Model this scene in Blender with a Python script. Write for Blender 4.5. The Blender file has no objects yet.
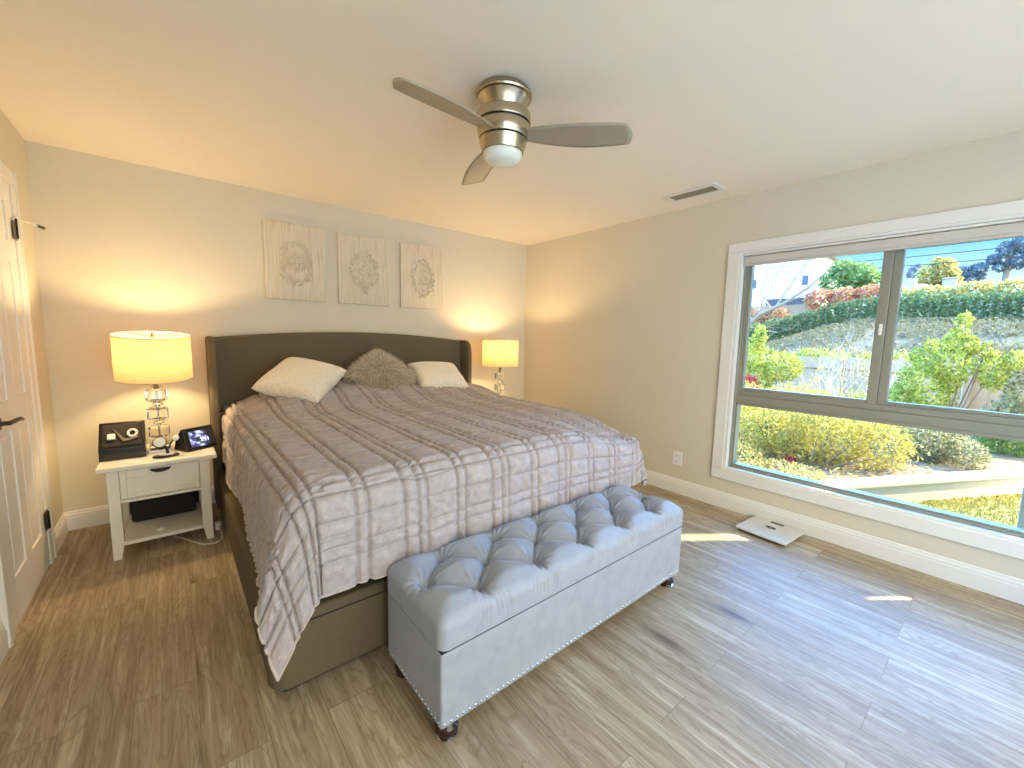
import bpy, bmesh, math, random
import numpy as np
from mathutils import Vector, Matrix

random.seed(7)
rng = np.random.default_rng(7)
S = bpy.context.scene
COL = S.collection
PI = math.pi

# ------------------------------------------------------------------ camera
cam_d = bpy.data.cameras.new('camera')
cam_d.sensor_fit = 'HORIZONTAL'
cam_d.sensor_width = 36.0
cam_d.lens = 36.0 * 411.675 / 1024.0
cam_d.clip_start = 0.02
cam_d.clip_end = 500
cam = bpy.data.objects.new('camera', cam_d)
COL.objects.link(cam)
S.camera = cam
_yaw, _pit, _rol = -0.6915, -0.1130, 0.0218
_f = Vector((-math.sin(_yaw) * math.cos(_pit), math.cos(_yaw) * math.cos(_pit), math.sin(_pit)))
_r = Vector((math.cos(_yaw), math.sin(_yaw), 0))
_u = _r.cross(_f)
_r2 = _r * math.cos(_rol) + _u * math.sin(_rol)
_u2 = _u * math.cos(_rol) - _r * math.sin(_rol)
cam.matrix_world = Matrix((
    (_r2.x, _u2.x, -_f.x, -3.3882),
    (_r2.y, _u2.y, -_f.y, -3.8661),
    (_r2.z, _u2.z, -_f.z, 1.3369),
    (0, 0, 0, 1)))

# ------------------------------------------------------------------ light, sky, exposure
EXPOSURE = 1.14
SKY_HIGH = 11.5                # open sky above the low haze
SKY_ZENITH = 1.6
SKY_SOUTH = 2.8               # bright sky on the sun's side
SUN_W = 10.0
LAMP_W = 11.0
S.view_settings.view_transform = 'Standard'
S.view_settings.look = 'None'
S.view_settings.exposure = EXPOSURE
S.view_settings.gamma = 1.0
S.view_settings.use_curve_mapping = False
S.cycles.use_denoising = True
S.cycles.max_bounces = 14
S.cycles.diffuse_bounces = 8
S.cycles.transparent_max_bounces = 16
S.cycles.sample_clamp_indirect = 8.0
S.cycles.caustics_reflective = False
S.cycles.caustics_refractive = False

world = bpy.data.worlds.new('sky')
S.world = world
world.use_nodes = True
wn, wl = world.node_tree.nodes, world.node_tree.links
wn.clear()
w_tc = wn.new('ShaderNodeTexCoord')
w_sep = wn.new('ShaderNodeSeparateXYZ')
wl.new(w_tc.outputs['Generated'], w_sep.inputs[0])
w_mr = wn.new('ShaderNodeMapRange')
w_mr.inputs['From Min'].default_value = -0.1
w_mr.inputs['From Max'].default_value = 0.9
wl.new(w_sep.outputs['Z'], w_mr.inputs['Value'])
w_cr = wn.new('ShaderNodeValToRGB')
wl.new(w_mr.outputs[0], w_cr.inputs[0])
els = w_cr.color_ramp.elements
els[0].position = 0.08; els[0].color = (0.30, 0.26, 0.18, 1)
els[1].position = 0.11; els[1].color = (0.62, 0.72, 0.76, 1)
for pos, c in ((0.20, (0.50, 0.76, 0.86, 1)), (0.27, (0.20, 0.56, 0.84, 1)), (0.36, (0.26, 0.56, 1.0, 1)),
               (0.46, (0.10, 0.38, 1.0, 1)), (1.0, (0.09, 0.34, 1.0, 1))):
    e = els.new(pos); e.color = c
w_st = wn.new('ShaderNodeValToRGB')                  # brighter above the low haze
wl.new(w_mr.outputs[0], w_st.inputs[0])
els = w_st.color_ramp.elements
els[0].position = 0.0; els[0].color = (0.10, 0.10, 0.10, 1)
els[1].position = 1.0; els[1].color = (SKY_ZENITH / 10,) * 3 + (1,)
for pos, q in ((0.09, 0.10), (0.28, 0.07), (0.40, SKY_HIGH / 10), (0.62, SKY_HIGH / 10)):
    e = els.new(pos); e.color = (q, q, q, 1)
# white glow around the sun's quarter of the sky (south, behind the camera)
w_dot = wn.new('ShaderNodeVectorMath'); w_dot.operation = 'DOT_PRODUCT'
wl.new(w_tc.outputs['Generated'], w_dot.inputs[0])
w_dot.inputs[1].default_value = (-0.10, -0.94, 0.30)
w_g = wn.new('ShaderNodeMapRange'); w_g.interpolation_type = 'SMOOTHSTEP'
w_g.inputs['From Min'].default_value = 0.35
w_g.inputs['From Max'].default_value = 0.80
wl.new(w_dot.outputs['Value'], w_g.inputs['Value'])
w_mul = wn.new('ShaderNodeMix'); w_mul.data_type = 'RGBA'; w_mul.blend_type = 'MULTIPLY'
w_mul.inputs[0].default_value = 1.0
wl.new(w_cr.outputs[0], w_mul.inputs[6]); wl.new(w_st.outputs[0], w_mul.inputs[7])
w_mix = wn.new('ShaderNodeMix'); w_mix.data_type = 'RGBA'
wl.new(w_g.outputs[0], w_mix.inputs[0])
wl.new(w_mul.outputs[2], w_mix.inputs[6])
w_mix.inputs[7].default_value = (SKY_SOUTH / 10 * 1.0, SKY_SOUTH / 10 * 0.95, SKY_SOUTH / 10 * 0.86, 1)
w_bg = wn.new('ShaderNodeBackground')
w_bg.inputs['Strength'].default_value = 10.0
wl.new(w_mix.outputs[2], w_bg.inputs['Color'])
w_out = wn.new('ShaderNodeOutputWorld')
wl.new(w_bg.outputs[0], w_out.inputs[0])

sun_d = bpy.data.lights.new('sun', 'SUN')
sun_d.energy = SUN_W
sun_d.color = (1.0, 0.88, 0.64)
sun_d.angle = math.radians(0.6)
sun = bpy.data.objects.new('sun', sun_d)
COL.objects.link(sun)
SUN_TO = Vector((0.8, -0.6, 0.67)).normalized()
sun.rotation_euler = SUN_TO.to_track_quat('Z', 'Y').to_euler()
sun.location = (20, -15, 18)


def portal(name, loc, sx, sy, normal):
    d = bpy.data.lights.new(name, 'AREA')
    d.shape = 'RECTANGLE'
    d.size, d.size_y = sx, sy
    d.cycles.is_portal = True
    o = bpy.data.objects.new(name, d)
    COL.objects.link(o)
    o.location = loc
    o.rotation_euler = (-Vector(normal)).to_track_quat('Z', 'Y').to_euler()
    return o


# window openings: the right wall's, seen in the photo, and one added behind the camera for fill light
WY0, WY1, WZ0, WZ1 = -4.19, -2.49, 0.335, 2.005
FX0, FX1, FZ0, FZ1 = -3.80, -0.35, 0.10, 2.28
ROOM_W, ROOM_H, ROOM_F = 3.9956, 2.44, -4.75
portal('window_sky_portal', (0.135, (WY0 + WY1) / 2, (WZ0 + WZ1) / 2), WY1 - WY0, WZ1 - WZ0, (-1, 0, 0))
portal('fill_window_sky_portal', ((FX0 + FX1) / 2, ROOM_F - 0.13, (FZ0 + FZ1) / 2), FX1 - FX0, FZ1 - FZ0, (0, 1, 0))


# ------------------------------------------------------------------ helpers: materials
class G:
    """small node-graph helper"""

    def __init__(self, name, **kw):
        self.m = bpy.data.materials.new(name)
        self.m.use_nodes = True
        self.n, self.l = self.m.node_tree.nodes, self.m.node_tree.links
        self.b = self.n['Principled BSDF']
        self.out = self.n['Material Output']
        self.set(self.b, kw)

    def set(self, node, kw):
        for k, v in kw.items():
            s = node.inputs[k.replace('_', ' ')]
            self.put(s, v)

    def put(self, sock, v):
        if isinstance(v, bpy.types.NodeSocket):
            self.l.new(v, sock)
        elif isinstance(v, (tuple, list)) and len(v) == 3 and sock.type == 'RGBA':
            sock.default_value = (*v, 1)
        else:
            sock.default_value = v

    def node(self, typ, attrs=None, out=0, **kw):
        nd = self.n.new('ShaderNode' + typ)
        for k, v in (attrs or {}).items():
            setattr(nd, k, v)
        for k, v in kw.items():
            key = int(k[1:]) if k[0] == 'i' and k[1:].isdigit() else k.replace('_', ' ')
            self.put(nd.inputs[key], v)
        return nd.outputs[out]

    def coord(self, scale=(1, 1, 1), rot=(0, 0, 0), src='Object'):
        tc = self.n.new('ShaderNodeTexCoord')
        return self.node('Mapping', Vector=tc.outputs[src], Scale=scale, Rotation=rot)

    def noise(self, vec, scale, detail=4, rough=0.55, out=0):
        return self.node('TexNoise', out=out, Vector=vec, Scale=scale, Detail=detail, Roughness=rough)

    def ramp(self, fac, stops, interp='LINEAR'):
        nd = self.n.new('ShaderNodeValToRGB')
        self.l.new(fac, nd.inputs[0])
        nd.color_ramp.interpolation = interp
        e = nd.color_ramp.elements
        while len(e) < len(stops):
            e.new(0.5)
        for el, (p, c) in zip(e, stops):
            el.position = p
            el.color = (c, c, c, 1) if not isinstance(c, (tuple, list)) else (*c, 1)
        return nd.outputs[0]

    def mix(self, fac, a, b, mode='MIX'):
        nd = self.n.new('ShaderNodeMix')
        nd.data_type = 'RGBA'
        nd.blend_type = mode
        self.put(nd.inputs[0], fac)
        self.put(nd.inputs[6], a)
        self.put(nd.inputs[7], b)
        return nd.outputs[2]

    def math(self, op, a, b=0.0, c=0.0):
        nd = self.n.new('ShaderNodeMath')
        nd.operation = op
        for s, v in zip(nd.inputs, (a, b, c)):
            self.put(s, v)
        return nd.outputs[0]

    def bump(self, h, strength=0.3, dist=0.01):
        b = self.node('Bump', Height=h, Strength=strength, Distance=dist)
        self.l.new(b, self.b.inputs['Normal'])

    def base(self, c):
        self.put(self.b.inputs['Base Color'], c)


def srgb(r, g, b):
    f = lambda c: (c / 255 / 12.92) if c / 255 <= 0.04045 else ((c / 255 + 0.055) / 1.055) ** 2.4
    return (f(r), f(g), f(b))


M = {}
OUT = 0.66                    # outdoor colours dimmed to offset the strong sun and sky


def osrgb(*q):
    return tuple(c * OUT for c in srgb(*q))




def plain(key, col, rough=0.5, metal=0.0, bump=None, vary=0.06, **kw):
    g = G(key.replace('_', ' '), Roughness=rough, Metallic=metal, **kw)
    v = g.coord()
    n = g.noise(v, 9, 3)
    g.base(g.mix(n, tuple(c * (1 - vary) for c in col), tuple(min(1, c * (1 + vary)) for c in col)))
    if bump:
        g.bump(g.noise(v, bump[0], 3), bump[1], bump[2])
    M[key] = g.m
    return g


plain('wall_paint', (0.66, 0.61, 0.47), 0.8, bump=(180, 0.12, 0.002), vary=0.015)
plain('ceiling_paint', (0.88, 0.81, 0.67), 0.85, bump=(140, 0.12, 0.002), vary=0.012)
plain('white_trim', (0.78, 0.76, 0.69), 0.4, vary=0.015)
plain('door_paint', (0.80, 0.78, 0.72), 0.38, vary=0.015)
plain('vinyl_frame', (0.27, 0.265, 0.205), 0.35, vary=0.015)  # colour darkened to stand for the frame's backlit shade
plain('window_shade_cloth', (0.58, 0.55, 0.47), 0.8, vary=0.03, bump=(300, 0.2, 0.002))
plain('nightstand_paint', (0.80, 0.78, 0.68), 0.32, vary=0.02)
plain('dark_bronze', (0.035, 0.026, 0.018), 0.4, 0.7)
plain('black_plastic', (0.010, 0.010, 0.011), 0.32)
plain('black_cloth', (0.012, 0.011, 0.010), 0.85)
plain('black_lacquer', (0.010, 0.008, 0.007), 0.22)
plain('white_plastic', (0.83, 0.81, 0.76), 0.35, vary=0.02)
plain('grey_leather', (0.17, 0.145, 0.11), 0.6)
plain('mahogany', (0.030, 0.010, 0.007), 0.18)
plain('chrome', (0.80, 0.78, 0.74), 0.08, 1.0, vary=0.02)
plain('nickel_pin', (0.62, 0.66, 0.70), 0.22, 1.0)
plain('brass_dark', (0.20, 0.16, 0.09), 0.35, 0.9)
plain('scale_top', (0.70, 0.70, 0.66), 0.30, 0.25, vary=0.03)
plain('lcd_dark', (0.012, 0.016, 0.012), 0.2)
plain('vent_dark', (0.60, 0.53, 0.38), 0.7)
plain('pale_ceramic', (0.80, 0.77, 0.70), 0.3)
plain('blade_grey', (0.40, 0.355, 0.255), 0.45, 0.2, vary=0.05)

g = plain('brushed_nickel', (0.50, 0.425, 0.305), 0.24, 1.0, vary=0.05)
v = g.coord((1, 1, 240))
g.bump(g.noise(v, 3, 2), 0.05, 0.001)
g.b.inputs['Anisotropic'].default_value = 0.6

# clear glass of the lamp bodies
g = G('clear glass', Base_Color=(0.93, 0.94, 0.92, 1), Roughness=0.03, IOR=1.45)
g.b.inputs['Transmission Weight'].default_value = 1.0
M['lamp_glass'] = g.m

# frosted dome
g = G('frosted glass dome', Base_Color=(0.80, 0.84, 0.74, 1), Roughness=0.35)
g.b.inputs['Subsurface Weight'].default_value = 0.3
g.b.inputs['Subsurface Radius'].default_value = (0.03, 0.03, 0.03)
M['dome'] = g.m

# window pane: thin clear glass
g = G('window glass')
tr = g.node('BsdfTransparent', Color=(0.96, 0.98, 0.97, 1))
gl = g.node('BsdfGlossy', Roughness=0.02, Color=(1, 1, 1, 1))
fr = g.math('MULTIPLY_ADD', g.math('POWER', g.node('LayerWeight', out=1, Blend=0.5), 4.0), 0.35, 0.02)
mx = g.n.new('ShaderNodeMixShader')
g.l.new(fr, mx.inputs[0]); g.l.new(tr, mx.inputs[1]); g.l.new(gl, mx.inputs[2])
g.l.new(mx.outputs[0], g.out.inputs[0])
M['pane'] = g.m

# lamp shade fabric: light shines through
g = G('lit lamp shade fabric')
v = g.coord((1, 1, 1))
w = g.noise(v, 220, 2)
tl = g.node('BsdfTranslucent', Color=g.mix(w, (0.27, 0.165, 0.080), (0.30, 0.185, 0.092)))
df = g.node('BsdfDiffuse', Color=(0.50, 0.40, 0.27, 1))
mx = g.n.new('ShaderNodeMixShader')
mx.inputs[0].default_value = 0.45
g.l.new(tl, mx.inputs[1]); g.l.new(df, mx.inputs[2])
g.l.new(mx.outputs[0], g.out.inputs[0])
M['shade'] = g.m

g = G('glowing bulb')
g.b.inputs['Emission Color'].default_value = (1, 0.72, 0.38, 1)
g.b.inputs['Emission Strength'].default_value = 6
M['bulb'] = g.m

# floor: grey-brown oak planks running towards the bed wall
g = G('oak plank floor', Roughness=0.42)
g.b.inputs['Specular IOR Level'].default_value = 0.3
v = g.coord((1, 1, 1), (0, 0, PI / 2))
br = g.n.new('ShaderNodeTexBrick')
br.offset = 0.37
br.inputs['Scale'].default_value = 1.0
br.inputs['Brick Width'].default_value = 1.22
br.inputs['Row Height'].default_value = 0.178
br.inputs['Mortar Size'].default_value = 0.0012
br.inputs['Mortar Smooth'].default_value = 0.2
br.inputs['Bias'].default_value = 0.0
br.inputs['Color1'].default_value = (0, 0, 0, 1)
br.inputs['Color2'].default_value = (1, 1, 1, 1)
br.inputs['Mortar'].default_value = (0.5, 0.5, 0.5, 1)
g.l.new(v, br.inputs['Vector'])
pid = br.outputs['Color']
tcn = g.n.new('ShaderNodeTexCoord')
shift = g.node('VectorMath', {'operation': 'MULTIPLY'}, i0=pid, i1=(7.3, 31.7, 3.1))
pv = g.node('VectorMath', {'operation': 'ADD'}, i0=tcn.outputs['Object'], i1=shift)
st1 = g.node('Mapping', Vector=pv, Scale=(26, 1.6, 1))
gr = g.node('TexNoise', Vector=st1, Scale=1.0, Detail=6, Roughness=0.62, Distortion=0.6)
st2 = g.node('Mapping', Vector=pv, Scale=(5.5, 0.75, 1))
wv = g.node('TexNoise', Vector=st2, Scale=1.6, Detail=3, Roughness=0.5, Distortion=1.6)
rings = g.math('SINE', g.math('MULTIPLY', wv, 62.0))
rings = g.math('MULTIPLY_ADD', rings, 0.5, 0.5)
st3 = g.node('Mapping', Vector=pv, Scale=(120, 3.0, 1))
fine = g.node('TexNoise', Vector=st3, Scale=1.0, Detail=3, Roughness=0.6)
kn = g.node('TexVoronoi', Vector=g.node('Mapping', Vector=pv, Scale=(4.2, 1.15, 1)), Scale=1.0, Randomness=1.0)
knot = g.ramp(kn, [(0.0, 1.0), (0.05, 0.9), (0.13, 0.25), (0.24, 0.0)])
c = g.mix(pid, srgb(174, 158, 130), srgb(196, 181, 153))
c = g.mix(g.math('MULTIPLY', g.ramp(gr, [(0.36, 1.0), (0.60, 0.0)]), 0.62), c, srgb(132, 110, 78))
c = g.mix(g.math('MULTIPLY', g.ramp(rings, [(0.0, 1.0), (0.34, 0.0)]), 0.36), c, srgb(116, 94, 64))
c = g.mix(g.math('MULTIPLY', g.ramp(fine, [(0.35, 1.0), (0.55, 0.0)]), 0.34), c, srgb(98, 80, 58))
c = g.mix(g.math('MULTIPLY', g.ramp(gr, [(0.58, 0.0), (0.76, 1.0)]), 0.7), c, srgb(214, 202, 174))
c = g.mix(g.math('MULTIPLY', knot, 0.75), c, srgb(78, 58, 38))
c = g.mix(g.math('MULTIPLY', br.outputs['Fac'], 0.55), c, srgb(78, 62, 44))
g.base(c)
g.put(g.b.inputs['Roughness'], g.math('MULTIPLY_ADD', fine, 0.2, 0.38))
hh = g.math('SUBTRACT', g.math('MULTIPLY', fine, 0.3), br.outputs['Fac'])
g.bump(hh, 0.25, 0.002)
M['floor'] = g.m

# velvet quilt
g = G('crushed velvet quilt', Roughness=0.62)
uv = g.coord((1, 1, 1), src='UV')
n1 = g.noise(uv, 34, 5, 0.6)
n2 = g.noise(g.node('Mapping', Vector=uv, Scale=(9, 60, 1)), 1.0, 4, 0.6)
n3 = g.noise(uv, 7, 3)
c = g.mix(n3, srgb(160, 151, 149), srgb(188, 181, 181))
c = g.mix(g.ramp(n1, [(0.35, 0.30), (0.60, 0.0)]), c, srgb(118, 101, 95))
g.base(c)
hh = g.math('ADD', g.math('MULTIPLY', n1, 0.6), g.math('MULTIPLY', n2, 0.8))
g.bump(hh, 0.5, 0.007)
g.b.inputs['Sheen Weight'].default_value = 0.22
g.b.inputs['Sheen Roughness'].default_value = 0.35
g.b.inputs['Sheen Tint'].default_value = (0.95, 0.9, 0.88, 1)
M['quilt'] = g.m
plain('quilt_binding', srgb(188, 176, 168), 0.6)

# grey-blue velvet bench
g = G('grey velvet', Roughness=0.55)
v = g.coord()
n1 = g.noise(v, 14, 4, 0.6)
n2 = g.noise(v, 260, 2)
g.base(g.mix(n1, srgb(134, 141, 152), srgb(164, 171, 183)))
g.bump(g.math('ADD', g.math('MULTIPLY', n1, 0.5), g.math('MULTIPLY', n2, 0.1)), 0.25, 0.006)
g.b.inputs['Sheen Weight'].default_value = 0.35
g.b.inputs['Sheen Roughness'].default_value = 0.3
g.b.inputs['Sheen Tint'].default_value = (0.86, 0.92, 1.0, 1)
M['velvet'] = g.m

# woven bed upholstery
g = G('olive grey woven upholstery', Roughness=0.9)
v = g.coord()
n1 = g.noise(v, 420, 2)
n2 = g.noise(v, 60, 3)
c = g.mix(n1, srgb(78, 69, 50), srgb(116, 105, 80))
g.base(g.mix(g.math('MULTIPLY', n2, 0.5), c, srgb(88, 79, 59)))
g.bump(n1, 0.35, 0.002)
M['upholstery'] = g.m

# sherpa cushion
g = G('cream sherpa fleece', Roughness=0.95)
v = g.coord()
vo = g.node('TexVoronoi', Vector=v, Scale=95, Randomness=1)
g.base(g.mix(vo, srgb(250, 244, 228), srgb(228, 218, 194)))
g.bump(vo, 0.8, 0.006)
g.b.inputs['Sheen Weight'].default_value = 0.3
M['sherpa'] = g.m

# fur
g = G('long grey fur', Roughness=0.75)
geo = g.n.new('ShaderNodeNewGeometry')
g.base(g.ramp(geo.outputs['Random Per Island'], [(0.0, srgb(150, 136, 114)), (0.5, srgb(204, 192, 168)), (1.0, srgb(240, 232, 212))]))
g.b.inputs['Sheen Weight'].default_value = 0.3
M['fur'] = g.m
plain('fur_base', srgb(165, 152, 130), 0.9)

# whitewashed wood
g = G('whitewashed wood', Roughness=0.75)
v = g.coord((110, 110, 4.0))
n1 = g.noise(v, 1.0, 6, 0.65)
n2 = g.noise(g.coord((5, 5, 1.2)), 1.0, 3)
c = g.mix(g.ramp(n1, [(0.30, 1.0), (0.50, 0.0)]), srgb(214, 204, 180), srgb(180, 168, 142))
g.base(g.mix(g.ramp(n2, [(0.52, 0.0), (0.75, 0.5)]), c, srgb(176, 165, 142)))
g.bump(n1, 0.35, 0.003)
M['washed_wood'] = g.m
plain('washed_edge', srgb(150, 136, 108), 0.8)
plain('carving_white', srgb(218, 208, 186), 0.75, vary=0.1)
plain('carving_shadow', srgb(98, 86, 66), 0.85, vary=0.15)  # dark slivers that paint shade into the carving's gaps

# screen of the smart display
g = G('lit smart display screen', Roughness=0.1)
uv = g.coord((1, 1, 1), src='UV')
n1 = g.noise(uv, 3.4, 3)
n2 = g.noise(uv, 9, 2)
c = g.ramp(n1, [(0.36, (0.004, 0.005, 0.012)), (0.48, (0.05, 0.055, 0.15)), (0.56, (0.30, 0.33, 0.48)), (0.68, (0.75, 0.8, 0.9))])
sepx = g.node('SeparateXYZ', Vector=uv)
c = g.mix(g.ramp(sepx, [(0.60, 0.0), (0.80, 1.0)]), c, (0.006, 0.007, 0.008))
g.base((0.01, 0.01, 0.012, 1))
g.put(g.b.inputs['Emission Color'], c)
g.b.inputs['Emission Strength'].default_value = 1.0
M['screen'] = g.m
g = G('lit screen digits')
g.b.inputs['Emission Color'].default_value = (0.9, 0.95, 1, 1)
g.b.inputs['Emission Strength'].default_value = 1.1
M['digits'] = g.m


def leaf(key, cols, trans=0.45):
    g = G(key.replace('_', ' '))
    geo = g.n.new('ShaderNodeNewGeometry')
    c = g.ramp(geo.outputs['Random Per Island'], [(i / max(1, len(cols) - 1), osrgb(*q)) for i, q in enumerate(cols)])
    d = g.node('BsdfDiffuse', Color=c)
    t = g.node('BsdfTranslucent', Color=c)
    mx = g.n.new('ShaderNodeMixShader')
    mx.inputs[0].default_value = trans
    g.l.new(d, mx.inputs[1]); g.l.new(t, mx.inputs[2])
    g.l.new(mx.outputs[0], g.out.inputs[0])
    M[key] = g.m


leaf('leaf_yellow', [(176, 172, 62), (226, 208, 98), (250, 232, 140), (206, 190, 96)])
leaf('leaf_lime', [(130, 150, 58), (196, 204, 84), (236, 232, 124), (160, 174, 84)])
leaf('leaf_olive', [(136, 138, 86), (190, 186, 128), (230, 222, 170), (110, 108, 70)])
leaf('leaf_green', [(104, 142, 58), (150, 184, 84), (190, 212, 110)])
leaf('leaf_hedge', [(88, 118, 76), (116, 148, 98), (150, 178, 124)], 0.4)
leaf('leaf_dark', [(84, 104, 110), (120, 140, 148), (150, 166, 172)], 0.35)
leaf('leaf_bluegreen', [(70, 112, 84), (104, 146, 116), (132, 170, 140)])
leaf('leaf_tree', [(104, 142, 76), (156, 192, 112), (196, 220, 146)])
leaf('leaf_gold', [(186, 172, 92), (230, 212, 124), (248, 236, 160)])
leaf('leaf_red', [(220, 120, 100), (240, 160, 130), (240, 196, 146), (214, 186, 110)])
leaf('leaf_rust', [(186, 120, 84), (208, 160, 116), (198, 176, 130)])
leaf('petal_red', [(206, 60, 66), (226, 96, 100)])
leaf('grass_blade', [(150, 152, 70), (196, 190, 104), (214, 204, 128), (128, 140, 60)])
leaf('scrub', [(120, 118, 84), (150, 144, 104), (176, 164, 128), (110, 116, 74)], 0.3)
plain('bark', osrgb(150, 130, 104), 0.9, vary=0.25)
plain('pale_twig', osrgb(244, 222, 184), 0.9, vary=0.15)
plain('grey_bark', osrgb(176, 158, 132), 0.9, vary=0.2)
plain('concrete', osrgb(240, 230, 210), 0.85, vary=0.12, bump=(25, 0.3, 0.01))
plain('patio', (0.66, 0.63, 0.57), 0.9, vary=0.05)
plain('stucco_house', (0.86, 0.82, 0.70), 0.9, vary=0.04)
plain('stucco_tan', osrgb(206, 186, 160), 0.9, vary=0.06)
plain('house_window', osrgb(96, 110, 124), 0.25)
plain('dark_boards', osrgb(96, 92, 92), 0.85, vary=0.2)
plain('roof_tile', osrgb(176, 164, 156), 0.85, vary=0.15, bump=(4, 0.4, 0.1))
plain('wire_black', (0.02, 0.02, 0.022), 0.6)
plain('render_wall', osrgb(204, 194, 172), 0.9, vary=0.04)

g = G('weathered fence boards', Roughness=0.9)
v = g.coord((1, 1, 1))
n1 = g.noise(g.node('Mapping', Vector=v, Scale=(14, 14, 1.4)), 1.0, 5)
g.base(g.mix(n1, osrgb(170, 142, 106), osrgb(222, 192, 152)))
M['fence'] = g.m
g = G('tan fence boards', Roughness=0.9)
n1 = g.noise(g.coord((6, 6, 0.8)), 1.0, 4)
g.base(g.mix(n1, osrgb(178, 130, 92), osrgb(214, 170, 124)))
M['tan_fence'] = g.m

g = G('dry garden soil', Roughness=0.95)
v = g.coord()
n1 = g.noise(v, 2.2, 5, 0.65)
n2 = g.noise(v, 26, 4, 0.65)
c = g.mix(n1, osrgb(150, 128, 96), osrgb(196, 178, 138))
c = g.mix(g.ramp(n2, [(0.35, 0.7), (0.6, 0.0)]), c, osrgb(104, 88, 62))
g.base(c)
g.bump(n2, 0.6, 0.05)
M['soil'] = g.m
g = G('hillside scrub ground', Roughness=0.95)
v = g.coord()
n1 = g.noise(g.node('Mapping', Vector=v, Scale=(0.5, 1.6, 1)), 1.0, 6, 0.7)
n2 = g.noise(v, 6, 5, 0.7)
c = g.mix(g.ramp(n1, [(0.35, 0.0), (0.62, 1.0)]), osrgb(110, 106, 70), osrgb(136, 116, 84))
c = g.mix(g.ramp(n2, [(0.38, 0.75), (0.6, 0.0)]), c, osrgb(84, 92, 58))
g.base(c)
g.bump(n2, 0.6, 0.15)
M['hill'] = g.m
g = G('lawn ground', Roughness=0.95)
v = g.coord()
g.base(g.mix(g.noise(v, 18, 4), osrgb(150, 146, 78), osrgb(200, 190, 116)))
M['lawn'] = g.m


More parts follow.
